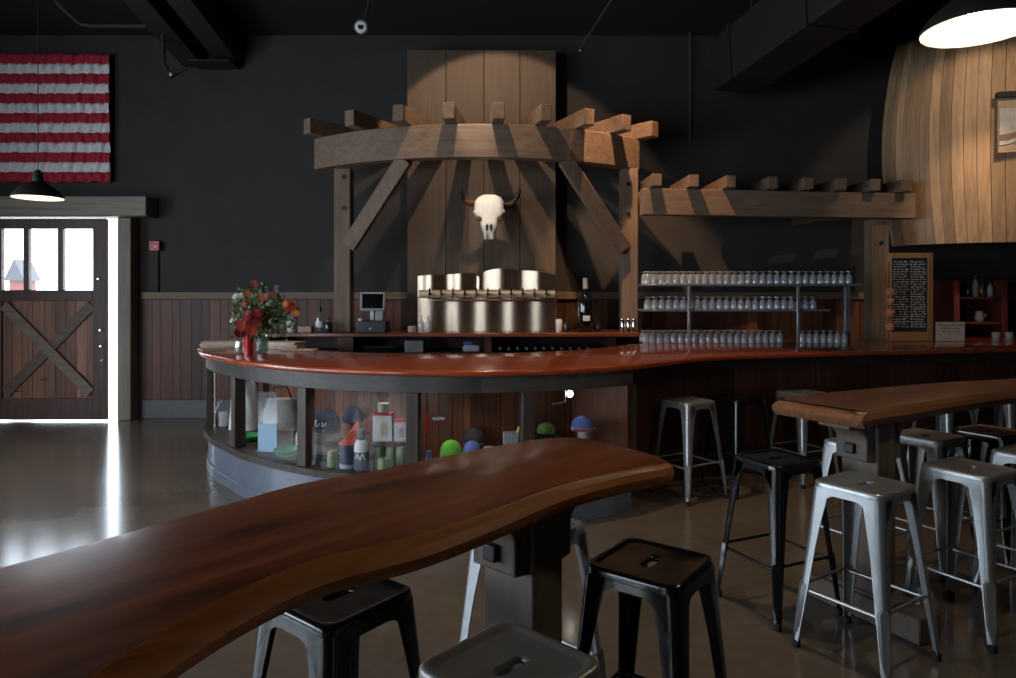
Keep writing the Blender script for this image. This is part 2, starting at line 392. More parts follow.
# flag
t = thing('wall_flag', 'red and white striped flag hung flat on the dark wall above the barn door', 'flag', (X_(40, 8.7), 8.7, Z_(181, 8.7)))
ytop, ybot = 54, 182
def flag_pt(u, v):       # u 0..1 across, v 0..1 down
    px = -70 + (110 - -70) * u; py = ytop + (ybot - ytop) * v
    p = at(px, py, 8.70)
    rip = .014 * math.sin(u * 118 + 1.6 * math.sin(v * 23)) + .010 * math.sin(u * 205 + v * 31) + .012 * math.sin(u * 41 + v * 5)
    p.y += rip; p.z += .008 * math.sin(u * 70) * (1 if v > .95 else .3)
    return p
for colr, nm, m in ((0, 'red_stripes', M_red), (1, 'white_stripes', M_white)):
    mb = MB()
    for k in range(13):
        if k % 2 != colr: continue
        rows = []
        for j in range(5):
            v = (k + j / 4) / 13
            rows.append([flag_pt(i / 260, v) for i in range(261)])
        for a, b in zip(rows, rows[1:]):
            va = [mb.bm.verts.new(p) for p in a]; vb = [mb.bm.verts.new(p) for p in b]
            for i in range(260): mb.bm.faces.new((va[i], va[i + 1], vb[i + 1], vb[i]))
        bmesh.ops.remove_doubles(mb.bm, verts=mb.bm.verts, dist=1e-5)
    o = mb.build(nm, m, t, smooth=180)
    md = o.modifiers.new('cloth', 'SOLIDIFY'); md.thickness = .004

# fire alarm
t = thing('fire_alarm', 'small red fire alarm box on the dark wall with a conduit below', 'fire alarm', (X_(155, WB), WB, Z_(253, WB)))
MB().bx(X_(150, 8.75), X_(160.5, 8.75), 8.72, 8.798, Z_(251, 8.75), Z_(241, 8.75)).build('alarm_box', col('alarm_red', (.45, .03, .03), .35), t, bevel=.008)
MB().bx(X_(154, 8.72), X_(157.5, 8.72), 8.712, 8.72, Z_(247.5, 8.72), Z_(245.5, 8.72)).build('alarm_lens', M_paper, t, bevel=.002)
MB().cyl(at(157.5, 251, 8.78), at(157.5, 292, 8.78), .014, n=10).build('conduit', M_dkmetal, t)

# ------------------------------------------------------------------ ceiling steel and pipes
def rafter(px, Y, z, w=.42):
    x = X_(px, Y)
    return x
t = thing('roof_beam', 'dark steel roof beam running down to the back wall beyond the flag', 'beam', (-3.8, WB, 4.5))
for dx_, nm in ((-.24, 'flange'), (.24, 'flange')):
    mb = MB(); xb = X_(213, 8.7)
    mb.ring_faces([[Vector((xb + dx_ - .17, y, 4.52 + .185 * (WB - y))), Vector((xb + dx_ + .1, y, 4.52 + .185 * (WB - y))), Vector((xb + dx_ + .1, y, 4.9 + .185 * (WB - y))), Vector((xb + dx_ - .17, y, 4.9 + .185 * (WB - y)))] for y in (2.0, WB - .02)])
    mb.build(nm, M_greyduct, t)
MB().bx(X_(193, 8.6), X_(234, 8.6), 8.45, 8.78, 4.5, 4.52).build('end_plate', M_greyduct, t)
t = tag(MB().tube([at(20, -60, 7.6), at(58, 4, 7.9), at(80, 24, 8.0), at(92, 26, 8.05), at(150, 26, 8.05), at(160, 29, 8.05), at(163, 36, 8.05), at(164, 62, 8.05), at(168, 71, 8.0)], .022, 8).build('ceiling_conduit', M_dkmetal), 'thin dark conduit bending down under the ceiling near the flag', 'pipe')
t = thing('gooseneck_light', 'tiny spotlight at the lower end of the dark conduit near the flag', 'lamp', at(171, 74, 7.98))
MB().tube([at(168.2, 72, 7.98), at(171, 74.5, 7.98), at(178, 72, 7.99), at(186, 68, 8.0)], [.03, .045, .03, .018], 10).build('lamp_head', M_dkmetal, t)
MB().lathe(at(171, 74.5, 7.93), [(.0, -.02), (.016, -.012), (.02, 0), (.012, .016)], 12).build('bulb', M_shade, t)
t = thing('ceiling_spotlight', 'round white faced spotlight hanging from the dark ceiling over the pergola end', 'lamp', at(362, 26, 7.0))
p = at(361, 27, 7.0)
mb = MB(); mb.cyl(p + Vector((0, .11, .04)), p, .065, .075, 20); mb.tube([p + Vector((.01, .08, .05)), p + Vector((.06, .1, .3)), p + Vector((.08, .1, .62)), (p.x + .08, p.y + .1, zc(p.y + .1))], .012, 8)
mb.build('lamp_housing', M_dkmetal, t)
MB().cyl(p, p + Vector((0, -.012, -.003)), .062, .055, 20).build('lamp_rim', M_paper, t)
MB().cyl(p + Vector((0, -.013, .0)), p + Vector((0, -.017, 0)), .03, n=14).build('lamp_lens', M_iron, t)
t = thing('hanging_rod', 'thin slanted steel rod coming down from the dark ceiling over the bar', 'rod', at(580, 48, 7.2))
MB().tube([at(580, 48, 7.2), at(596, 24, 6.8), (at(614, -4, 6.3).x, 6.3, at(614, -4, 6.3).z), (1.35, 5.2, zc(5.2) - .02)], .011, 8).build('rod', M_dkmetal, t)
MB().lathe(at(580, 48.5, 7.2), [(.006, -.03), (.022, -.02), (.024, .0), (.012, .025)], 12).build('rod_tip', M_chrome, t)
tag(MB().cyl(at(690, 25, 8.74), at(690, 142, 8.74), .012, n=8).build('wall_conduit', col('grey_conduit', (.07, .07, .07), .6)), 'thin upright conduit on the black wall above the glass rack', 'pipe')
t = thing('air_duct', 'big dark rectangular air duct under the ceiling near the barrel', 'duct', (2.9, 7.5, 4.1))
mb = MB(); mb.beam((X_(732, 8.2), 8.2, 4.33), (3.5, 4.9, 4.6), .55, .62); mb.build('duct_body', M_greyduct, t, bevel=.02)
for k in (.12, .5, .88):
    mb = MB()
    c0 = Vector((X_(732, 8.2), 8.2, 4.33)).lerp(Vector((3.5, 4.9, 4.6)), k); d = (Vector((3.5, 4.9, 4.6)) - Vector((X_(732, 8.2), 8.2, 4.33))).normalized()
    mb.beam(c0 - d * .02, c0 + d * .02, .59, .66)
    mb.build('duct_seam', M_greyduct, t)
mb = MB()
for y in (7.9, 5.2): mb.cyl((2.75 + (8.2 - y) * .25, y, 4.7), (2.75 + (8.2 - y) * .25, y, zc(y)), .012, n=8)
mb.build('hanger_rods', M_dkmetal, t)

# ------------------------------------------------------------------ tan board chase behind the taps
YC = 8.45
mb = MB(); edges = [407, 446, 484, 520, 556]
for a, b in zip(edges, edges[1:]): mb.bx(X_(a, YC) + .003, X_(b, YC) - .003, YC, WB - .06, 1.17, Z_(50, YC))  # boards end at the lamp's cutoff, a shade edge put into the shape
structure(mb.build('trim_4', M_chase, bevel=.004))

# ------------------------------------------------------------------ timber pergola
R0, PCX, PCY = 2.85, -.37, 10.05
A0, A1 = math.radians(-41.5), math.radians(42)
def arc(a, r): return Vector((PCX + r * math.sin(a), PCY - r * math.cos(a)))
ZB0, ZB1 = 3.05, 3.405
per = thing('curved_pergola', 'curved timber pergola beam with rafter tails and two posts over the taps', 'pergola', (PCX, 7.9, 1.17))
mb = MB(); th = .15
rings = []
for k in range(37):
    a = A0 + (A1 - A0) * k / 36; p, q = arc(a, R0), arc(a, R0 - th)
    rings.append([Vector((p.x, p.y, ZB0)), Vector((q.x, q.y, ZB0)), Vector((q.x, q.y, ZB1)), Vector((p.x, p.y, ZB1))])
mb.ring_faces(rings); mb.build('curved_beam', M_timber, per, bevel=.008)
for i, d in enumerate((-38.5, -26, -14.8, -4.6, 5.2, 14.6, 24, 33.5, 42.5)):
    a = math.radians(d); o_, i_ = arc(a, R0 + .2), arc(a, max(1.7, 1.36 / math.cos(a)))
    mb = MB(); mb.beam((o_.x, o_.y, ZB1 + .09), (i_.x, i_.y, ZB1 + .09), .125, .175)
    mb.build('rafter', M_timbery, per, bevel=.008)
PY = 7.92
for px, nm in ((344, 1), (628.5, 2)):
    mb = MB(); x = X_(px, PY); w = .19
    mb.bx(x - w / 2, x + w / 2, PY - w / 2, PY + w / 2, 1.1655, ZB0 - .002)
    po = mb.build('post', M_timberz, per, bevel=.008)
    mb = MB()
    for py in ((177, 208) if nm == 1 else (184, 214)):
        p = at(px, py, PY - w / 2); mb.cyl(p + Vector((0, .01, 0)), p + Vector((0, -.012, 0)), .026, n=12)
    mb.build('bolt', M_iron, po)
MB().beam(at(349, 246, PY - .13), (arc(math.radians(-15.5), R0 - .07).x, arc(math.radians(-15.5), R0 - .07).y, ZB0 + .02), .1, .17, up=(-.7, 0, .7)).build('brace', M_timberz, per, bevel=.008)
MB().beam(at(624, 250, PY - .13), (arc(math.radians(21), R0 - .07).x, arc(math.radians(21), R0 - .07).y, ZB0 + .02), .1, .17, up=(.7, 0, .7)).build('brace', M_timberz, per, bevel=.008)

# straight pergola over the glass racks
P0, P1 = Vector((1.50, 7.64)), Vector((4.78, 8.05))
pe2 = thing('straight_pergola', 'straight timber pergola beam with short rafters above the glass rack', 'pergola', (3.2, 8, 0))
zb = 2.635
MB().beam((P0.x, P0.y, zb), (P1.x, P1.y, zb), .14, .295).build('beam', M_timber, pe2, bevel=.008)
back0, back1 = P0 + Vector((.0, .42)), P1 + Vector((-.25, .42))
MB().beam((back0.x, back0.y, zb + .05), (back1.x, back1.y, zb + .05), .1, .24).build('beam', M_timber, pe2, bevel=.008)
for px in (657, 694, 731, 773, 809, 842, 876, 908):
    k = (px - 640) / (912 - 640); Y = 7.64 + (8.05 - 7.64) * k - .2
    x = X_(px, Y)
    MB().beam((x, Y, zb + .22), (x - .02 - (.1 if px > 900 else 0), Y + (.8 if px < 800 else .74 if px < 870 else .55), zb + .22), .115, .135).build('rafter', M_timbery, pe2, bevel=.007)
mb = MB(); x = X_(877, 8.08)
mb.bx(x - .1, x + .1, 8.0, 8.19, 0, zb - .15)
po = mb.build('post', M_timberz, pe2, bevel=.008)
p = at(881, 243, 8.0); MB().cyl(p, p + Vector((0, -.012, 0)), .024, n=12).build('bolt', M_iron, po)

# ------------------------------------------------------------------ giant barrel front
BXC = 7.12
bar = thing('giant_barrel', 'giant pale oak barrel front hung on the wall above the shelves', 'barrel', (7.0, 8.6, 2.2))
def bw(z): return 2.42 - .13 * ((z - 3.35) / 1.15) ** 2
mb = MB(); ns = 44; zs = [2.2 + 2.5 * k / 14 for k in range(15)]
for i in range(ns):
    a0, a1 = PI * i / ns, PI * (i + 1) / ns - .003
    def S(a, z, off): return Vector((BXC - (bw(z) - off) * math.cos(a), 8.55 - (1.0 - off) * math.sin(a) * (bw(z) / 2.42) ** 2, z))
    mb.ring_faces([[S(a0, z, 0), S((a0 + a1) / 2, z, 0), S(a1, z, 0), S(a1, z, .05), S(a0, z, .05)] for z in zs])
mb.build('staves', M_barrel, bar, smooth=25)
mb = MB()
mb.ring_faces([[Vector((BXC - (bw(z) - .06) * math.cos(a), 8.55 - .9 * math.sin(a) * (bw(z) / 2.42) ** 2, z)) for a in [PI * k / 40 for k in range(41)]] for z in (2.26, 2.30)])
mb.build('barrel_underside', M_doorf, bar)
t = thing('barrel_plaque', 'pale framed plaque with a dark top rail fixed to the barrel front', 'plaque', at(1012, 152, 7.4))
o0, o1 = Vector((5.56, 7.735, 3.2)), Vector((6.3, 7.575, 3.2))
d = (o1 - o0); d.z = 0; L_ = d.length; d.normalize(); nrm = Vector((d.y, -d.x, 0))
MB().prism([(0, 0), (L_, 0), (L_, .62), (0, .62)], o0, d, (0, 0, 1), nrm, .03).build('plaque_board', col('plaque_tan', (.45, .33, .22)), t, bevel=.004)
MB().prism([(.01, .08), (.12, .1), (.3, .17), (L_, .14), (L_, .5), (.01, .5)], o0 + nrm * .031, d, (0, 0, 1), nrm, .01).build('pale_field', col('plaque_grey', (.55, .53, .5)), t)
MB().prism([(.01, .2), (.2, .23), (.4, .33), (L_, .3), (L_, .24), (.3, .22), (.1, .14), (.01, .14)], o0 + nrm * .042, d, (0, 0, 1), nrm, .006).build('swoosh', col('plaque_brown', (.25, .16, .1)), t)
MB().prism([(-.02, .62), (L_, .62), (L_, .68), (-.02, .68)], o0, d, (0, 0, 1), nrm, .08).build('top_rail', M_iron, t)
# ------------------------------------------------------------------ bar counter
ZT = 1.09
front = [(-2.62, 7.3), (-2.9, 7.08), (-3.0, 6.75), (-2.88, 6.31), (-2.62, 5.85), (-2.35, 5.53), (-2.09, 5.24), (-1.77, 4.98), (-1.5, 4.8), (-1.23, 4.67), (-.87, 4.56), (-.59, 4.52), (-.24, 4.5), (.226, 4.58), (.7, 4.78), (.97, 4.97), (1.39, 5.36), (1.75, 5.62), (2.06, 5.76), (2.65, 5.93), (3.34, 6.1), (4.8, 6.43), (6.6, 6.8)]
back = [(6.6, 8.25), (4.4, 7.75), (3.72, 7.62), (2.6, 7.5), (1.9, 7.4), (1.4, 7.05), (.95, 6.55), (.5, 6.12), (-.3, 5.78), (-1.0, 5.86), (-1.55, 6.06), (-1.9, 6.45), (-2.1, 7.0), (-2.28, 7.28)]
fr = catmull(front, 6)
outl = fr + catmull(back, 6)
# top carries the bullnose profile (normals point inward for a counter-clockwise outline)
ct = slab(outl, [(.03, ZT - .045), (.008, ZT - .042), (0, ZT - .03), (0, ZT - .014), (.006, ZT - .004), (.02, ZT)]).build('bar_countertop', M_top, smooth=50)
tag(ct, 'long curved red varnished countertop of the bar', 'countertop')

iS = min(range(len(fr)), key=lambda i: (fr[i] - Vector((.97, 4.97))).length)
Lp = fr[:iS + 1]; Rp = fr[iS:]
case = thing('display_case', 'curved glass fronted display case built under the bar countertop', 'display case', (-1, 5, 0))
AZ0, AZ1, LZ = .93, ZT - .047, .36
mb = MB()
nseg = 16; n = len(Lp)
for k in range(nseg):
    a, b = round(k * (n - 1) / nseg), round((k + 1) * (n - 1) / nseg)
    off = offset(Lp, .07); off2 = offset(Lp, .13)
    seg = range(a, b + 1)
    mb.ring_faces([[Vector((off[i].x, off[i].y, AZ0)), Vector((off2[i].x, off2[i].y, AZ0)), Vector((off2[i].x, off2[i].y, AZ1)), Vector((off[i].x, off[i].y, AZ1))] for i in seg])
mb.build('apron', M_apron, case)
mb = MB(); strip(mb, Lp, .05, .66, LZ - .05, LZ); mb.build('case_floor', M_casef, case, bevel=.01)
mb = MB(); strip(mb, Lp, .09, .14, 0, LZ - .052); mb.build('base_panel', M_bluebase, case)
mb = MB(); strip(mb, Lp, .075, .088, 0, .09); mb.build('kick_strip', M_bluebase, case, bevel=.004)
mb = MB(); off = offset(Lp, .64)
for i in range(0, len(off) - 1, 2):
    a, b = off[i], off[min(i + 2, len(off) - 1)]
    d = (b - a)
    if d.length < .01: continue
    c = (a + b) / 2; mb.box((c.x, c.y, (LZ + AZ1) / 2), (d.length - .004, .02, AZ1 - LZ - .004), rz=math.atan2(d.y, d.x))
mb.build('back_boards', M_caseb, case)
# posts where the photograph shows them
gl = offset(Lp, .10)
def idx_at_px(px, lo=0):
    c = [i for i in range(lo, len(gl) - 1) if (px_of(gl[i]) - px) * (px_of(gl[i + 1]) - px) <= 0]
    i = c[-1] if c else min(range(lo, len(gl)), key=lambda i: abs(px_of(gl[i]) - px))
    t = (px - px_of(gl[i])) / ((px_of(gl[min(i + 1, len(gl) - 1)]) - px_of(gl[i])) or 1)
    return min(max(i + t, 0), len(gl) - 1)
def on(path, s):
    i = int(s); j = min(i + 1, len(path) - 1); return path[i].lerp(path[j], s - i)
leftmost = min(range(len(gl)), key=lambda i: px_of(gl[i]))
marks = [0.5, leftmost + .01] + [idx_at_px(p, leftmost) for p in (236.5, 304.5, 413, 528, 634)]
pc = offset(Lp, .115)
for s in marks:
    p = on(pc, s); t_ = on(pc, min(s + .5, len(pc) - 1)) - on(pc, max(s - .5, 0))
    MB().box((p.x, p.y, (LZ + AZ0) / 2), (.09, .09, AZ0 - LZ - .002), rz=math.atan2(t_.y, t_.x)).build('post', M_casef, case, bevel=.006)
for s0, s1 in zip(marks, marks[1:]):
    k = max(2, int((s1 - s0) * 2)); path = [on(gl, s0 + (s1 - s0) * i / k) for i in range(k + 1)]
    mb = MB(); strip(mb, path, 0, .006, LZ + .001, AZ0); mb.build('glass_pane', M_casepane, case)
# plain boarded front further along, set well back under the overhang
a, b = offset(Lp, .06)[-2], offset(Lp, .66)[-2]
d = b - a; c = (a + b) / 2
MB().box((c.x, c.y, (LZ + AZ0) / 2), (d.length, .02, AZ0 - LZ - .002), rz=math.atan2(d.y, d.x)).build('end_panel', M_caseb, case)
bf = thing('bar_cladding', 'dark boarded bar front set back under the straight part of the countertop', 'bar front', (3, 6.5, 0))
Ro = offset(Rp, .36)
mb = MB(); acc = [Ro[2]]
for p in Ro[3:]:
    if (p - acc[-1]).length > .17: acc.append(p)
for a, b in zip(acc, acc[1:]):
    d = b - a; c = (a + b) / 2; mb.box((c.x, c.y, .52 + .005), (d.length - .004, .03, 1.03), rz=math.atan2(d.y, d.x))
mb.build('front_boards', M_barfront, bf)
mb = MB(); pr = offset(Rp, .27)[5:]
mb.tube([(p.x, p.y, .2) for p in pr], .02, 10); mb.build('foot_rail', col('dull_brass', (.22, .13, .06), .35, metal=.9), bf)
for i in range(4, len(pr), 14):
    p, q = pr[i], offset(Rp, .36)[5:][i]; MB().cyl((p.x, p.y, .2), (q.x, q.y, .2), .012, n=8).build('rail_bracket', M_iron, bf)
mb = MB(); strip(mb, Rp[2:], .30, .344, ZT - .16, ZT - .05); mb.build('apron', M_casef, bf)

# ------------------------------------------------------------------ back bar with taps
bb = thing('back_bar', 'long dark back bar counter with open shelves below the taps', 'back bar', (-.5, 8.2, 0))
BZ = 1.165
x0, x1 = X_(255, 7.62), X_(641, 7.62)
MB().bx(x0, x1, 7.6, 8.42, BZ - .045, BZ).build('bar_top', M_backtop, bb, bevel=.008)
MB().bx(x0 + .05, x1 - .05, 7.68, 8.4, .9, .94).build('shelf', M_backbar, bb)
MB().bx(x0 + .05, x1 - .05, 8.36, 8.4, .94, BZ - .047).build('back_panel', M_backbar, bb)
MB().bx(x0 + .05, x1 - .05, 7.7, 8.4, 0, .898).build('cabinet', M_backbar, bb, bevel=.006)
for px, hw in ((262, .04), (345.5, .09), (488, .04), (612, .04)):
    x = X_(px, 7.68); MB().bx(x - hw, x + hw, 7.66, 8.36, .941, BZ - .047).build('divider', M_backbar, bb)

YT = 8.05
tap = thing('beer_tap_tower', 'polished stainless tap wall with a row of beer taps on the back bar', 'tap tower', (X_(487, YT), YT, BZ))
# rippled sheet: three broad lobes above the rail, one long gently waved sheet below it
def sheet(x0, x1, zlo, ztop, dep, waves, n=60):
    mb = MB(); rings = []
    for k in range(n + 1):
        u = k / n; x = x0 + (x1 - x0) * u; y = YT - dep * math.sin(PI * waves * u) ** 2 - .03; zt = ztop(u)
        rings.append([Vector((x, y, zlo)), Vector((x, y, zt)), Vector((x, YT + .06, zt)), Vector((x, YT + .06, zlo))])
    return mb.ring_faces(rings)
zmid = Z_(297, YT)
sheet(X_(418, YT), X_(556.5, YT), BZ + .001, lambda u: zmid, .022, 5, 120).build('steel_cladding', M_steel, tap, smooth=60)
for a, b, t0, t1, dm in ((418, 476, 276, 273, .0), (476.5, 482.5, 276, 277, 0), (483, 520.5, 273, 273, .05), (521, 556.5, 271, 276, .02)):
    sheet(X_(a, YT), X_(b, YT), zmid + .001, lambda u: Z_(t0 + (t1 - t0) * u, YT) + dm * math.sin(PI * u) ** .6, .075 if b - a > 20 else .01, 2 if b - a > 50 else 1, 40).build('steel_lobe', M_steel, tap, smooth=60)
zr = Z_(294, YT - .2)
MB().cyl((X_(419, YT - .2), YT - .18, zr), (X_(555, YT - .2), YT - .18, zr), .046, n=24).build('tap_rail', M_rail_steel, tap)
MB().bx(X_(432, YT - .2), X_(546, YT - .2), YT - .23, YT - .165, zr - .085, zr - .06).build('drip_rail', col('warm_brass', (.55, .36, .2), .25, metal=1), tap, bevel=.006)
for i in range(11):
    px = 430 + i * 11.6; x = X_(px, YT - .24)
    mb = MB(); mb.cyl((x, YT - .22, zr), (x, YT - .28, zr), .02, n=12); mb.tube([(x, YT - .27, zr + .005), (x, YT - .31, zr - .005), (x, YT - .33, zr - .06)], .009, 8)
    f = mb.build('faucet', M_chrome, tap)
    MB().cyl((x, YT - .275, zr + .015), (x, YT - .29, zr + .06), .007, .012, 10).build('tap_handle', M_iron, f)

# ------------------------------------------------------------------ bison skull
YS = 8.06
sk = thing('bison_skull', 'white horned cattle skull hung in front of the tan boards above the taps', 'skull', at(489.5, 215, YS))
c0 = at(489.5, 195, YS); S = YS / F
mb = MB()
prof = [(0, 6.5, .03), (2.5, 11.5, .055), (7, 14.8, .08), (12, 15, .085), (17, 14.6, .085), (20, 14.8, .085), (23, 12, .08), (26, 9.6, .075), (31, 8.6, .07), (37, 6.6, .06), (42, 5.2, .045), (45, 3.4, .03)]
def lean(k): return -.0026 * k
rings = []
for k, w, d in prof:
    rings.append([Vector((c0.x + w * S * math.copysign(abs(math.cos(a)) ** .8, math.cos(a)), c0.y + lean(k) - d * math.copysign(abs(math.sin(a)) ** .8, math.sin(a)), c0.z - k * S)) for a in [2 * PI * i / 20 for i in range(20)]])
mb.ring_faces(rings)
for s in (-1, 1):     # brow ridges and cheek bones
    p = Vector((c0.x + s * 12.5 * S, c0.y - .055, c0.z - 17.5 * S))
    mb.lathe(p, [(.005, -.03), (.032, -.02), (.042, 0), (.032, .022), (.006, .032)], 12, sy=.8)
    p = Vector((c0.x + s * 3.2 * S, c0.y + lean(38) - .055, c0.z - 43 * S))
    mb.lathe(p, [(.004, -.035), (.022, -.02), (.024, .01), (.012, .05)], 10)
mb.build('cranium', M_bone, sk, smooth=60)
for s in (-1, 1):
    p = Vector((c0.x + s * 10.2 * S, c0.y + lean(24) - .074, c0.z - 25 * S)); MB().lathe(p, [(.004, -.036), (.03, -.016), (.032, .01), (.006, .03)], 12, sy=.5).build('eye_socket', M_dkbone, sk)
for s in (-1, 1):
    p = Vector((c0.x + s * 2.0 * S, c0.y + lean(34) - .062, c0.z - 34 * S)); MB().lathe(p, [(.003, -.05), (.014, -.02), (.017, .02), (.005, .045)], 10, sy=.7).build('nasal_opening', M_dkbone, sk)
for s, tip in ((-1, (461.5, 187)), (1, (519, 188))):
    mid = 489.5
    pts = [(mid + s * 12, 202.5), (mid + s * 18, 203.5), (mid + s * 22.5, 203), (mid + s * 26, 199.5), (mid + s * 28.5, 194.5), (tip[0] + s * .6, 190.5), tip]
    P = [at(x, y, YS - .01 - .02 * k) for k, (x, y) in enumerate(pts)]
    h = MB().tube(P[:4], [.036, .035, .033, .03], 12).build('horn', M_hornb, sk)
    MB().tube(P[3:], [.0305, .027, .02, .006], 12).build('horn_tip', M_hornt, h)
MB().cyl((c0.x, c0.y + .06, c0.z - 10 * S), (c0.x, YC - .002, c0.z - 10 * S), .03, n=12).build('wall_bracket', M_iron, sk)

# ------------------------------------------------------------------ small things: generic makers (world coordinates)
def bottle(name, label, base, h, r, mat, capmat, cat='bottle', group=None, neck=.35, labelmat=None, capname='cap'):
    t = thing(name, label, cat, base, group)
    b = Vector(base)
    MB().lathe(b, [(r * .9, 0), (r, .01), (r, h * .55), (r * .85, h * .64), (r * neck, h * .74), (r * neck, h * .86)], 20).build('bottle_body', mat, t, smooth=50)
    MB().lathe(b, [(r * neck * 1.12, h * .8), (r * neck * 1.15, h * .99), (r * neck * .9, h)], 16).build(capname, capmat, t)
    if labelmat: MB().lathe(b, [(r * 1.012, h * .18), (r * 1.012, h * .42)], 20, False, False).build('bottle_label', labelmat, t, smooth=60)
    return t
def can(name, label, base, h, r, mat, lid, cat='can', group=None):
    t = thing(name, label, cat, base, group); b = Vector(base)
    MB().lathe(b, [(r * .9, 0), (r, h * .05), (r, h * .92), (r * .9, h * .96)], 18).build('can_body', mat, t, smooth=50)
    MB().lathe(b, [(r * .92, h * .961), (r * .92, h), (r * .8, h)], 18).build('lid', lid, t)
    return t
def box_thing(name, label, base, size, mat, lidmat, cat='box', group=None, rz=0.0, band=None):
    t = thing(name, label, cat, base, group); b = Vector(base); w, d, h = size
    MB().box(b + Vector((0, 0, h * .46)), (w, d, h * .92), rz).build('carton', mat, t, bevel=.002)
    MB().box(b + Vector((0, 0, h * .965)), (w * 1.02, d * 1.02, h * .07), rz).build('carton_top', lidmat, t, bevel=.002)
    if band:
        M = Matrix.Rotation(rz, 3, 'Z'); MB().box(b + M @ Vector((w * .1, -d / 2 - .001, h * .42)), (w * .35, .002, h * .5), rz).build('printed_picture', band, t)
    return t
def cap(name, label, base, r, mat, brimmat, face=-PI / 2, group=None, h=None, script=None):
    """a baseball cap sitting on its rim, brim towards `face`"""
    h = h or r * 1.05; t = thing(name, label, 'cap', base, group); b = Vector(base)
    MB().lathe(b, [(r, .004), (r * 1.01, h * .25), (r * .93, h * .55), (r * .72, h * .82), (r * .4, h * .96), (r * .08, h)], 22, True, True, 1, 1.08).build('crown', mat, t, smooth=60)
    mb = MB(); u = Vector((math.cos(face), math.sin(face), 0)); v = Vector((-u.y, u.x, 0)); rings = []
    for k in range(13):
        a = -1.05 + 2.1 * k / 12; inner = b + (u * math.cos(a) + v * math.sin(a)) * r * .98
        o = b + u * (r * .5 + r * 1.05 * math.cos(a * 1.25) ** .8) + v * math.sin(a) * r * 1.02
        dz = -.006 - .008 * (abs(a))
        rings.append([inner + Vector((0, 0, .022)), o + Vector((0, 0, .022 + dz)), o + Vector((0, 0, .027 + dz)), inner + Vector((0, 0, .028))])
    mb.ring_faces(rings).build('brim', brimmat, t, smooth=60)
    MB().lathe(b + Vector((0, 0, h)), [(.009, -.003), (.008, .004), (.003, .006)], 8).build('button', brimmat, t)
    if script:
        mb = MB(); pts = []
        for k in range(60):
            q = k / 59; a = -.75 + 1.5 * q; z = h * (.42 + .13 * math.sin(q * 44) + .1 * math.sin(q * 13 + .5)); rr = r * (1.03 if z < h * .5 else .99)
            pts.append(b + (u * math.cos(a + .06 * math.cos(q * 44)) + v * math.sin(a + .06 * math.cos(q * 44)) * 1.0) * rr + Vector((0, 0, z)))
        mb.tube(pts, .006, 5).build('white_lettering', script, t)
    return t

# --- on the bar countertop near its rounded end
vp = at(248.5, 355, 5.62); vp.z = ZT + .001
flo = thing('flower_bouquet', 'red orange and white flower bouquet in a red glass vase on the bar countertop', 'flowers', vp)
MB().lathe(vp, [(.034, 0), (.038, .01), (.036, .08), (.046, .16), (.043, .158), (.03, .08), (.03, .02)], 18).build('vase', plain('red_vase_glass', (.5, .012, .02), .08, coat=.8), flo, smooth=60)
rnd = random.Random(3)
stems = MB(); leaves = MB(); heads = []
def flower_at(px, py, dy): return at(px, py, 5.62 + dy)
spec = [(254, 321, 'dark', 7), (248, 316, 'dark', 5), (262, 324, 'dark', 6), (258, 313, 'dark', 5), (243, 325, 'redf', 6), (252, 331, 'redf', 5.5), (240, 333, 'dark', 5), (264, 315, 'dark', 4), (246, 304, 'orange', 4.5), (244, 306, 'orange', 3.5), (254, 284, 'pink', 3.6), (247, 294, 'orange', 3.4), (241, 296, 'white', 3), (236, 297, 'white', 3.2), (251, 296, 'white', 3), (265, 297, 'pink', 3.2), (273, 296, 'pink', 3), (277, 288, 'purple', 2.6), (261, 299, 'orange', 3), (290, 307, 'redf', 5.5), (296, 314, 'orange', 3.6), (286, 304, 'orange', 3.2), (232, 321, 'white', 2.2), (268, 304, 'white', 2.2), (258, 305, 'white', 2.4)]
cm = {'dark': col('flower_dark_red', (.22, .012, .012), .7), 'redf': col('flower_red', (.5, .05, .02), .7), 'orange': col('flower_orange', (.62, .2, .06), .7), 'pink': col('flower_pink', (.6, .14, .16), .7), 'white': col('flower_white', (.6, .58, .5), .7), 'purple': col('flower_purple', (.2, .06, .14), .7)}
for px, py, c_, sz in spec:
    p = flower_at(px, py, rnd.uniform(-.16, -.02)); r = sz * 1.3 * 5.62 / F
    stems.tube([vp + Vector((rnd.uniform(-.02, .02), rnd.uniform(-.02, .02), .12)), vp.lerp(p, .5) + Vector((0, 0, .05)), p], .0035, 5)
    mb = MB(); fd = Vector((rnd.uniform(-.6, .6), -1, rnd.uniform(.1, .9))).normalized(); ax = fd.cross(Vector((0, 0, 1))).normalized(); ay = fd.cross(ax)
    for layer, (cnt, rr, lift) in enumerate(((9, r, 0), (8, r * .75, r * .22), (6, r * .45, r * .4))):
        for k in range(cnt):
            a = 2 * PI * (k + .5 * layer) / cnt; d = ax * math.cos(a) + ay * math.sin(a); s_ = ax * -math.sin(a) + ay * math.cos(a); w = rr * 2.2 / cnt * 1.3
            q = p + fd * lift
            vs = [mb.bm.verts.new(v) for v in (q, q + d * rr * .6 + s_ * w + fd * rr * .12, q + d * rr + fd * rr * .3, q + d * rr * .6 - s_ * w + fd * rr * .12)]
            mb.bm.faces.new(vs)
    mb.lathe(p + fd * r * .35, [(r * .05, -r * .15), (r * .2, 0), (r * .05, r * .15)], 8)
    mb.build('flower', cm[c_], flo, smooth=20)
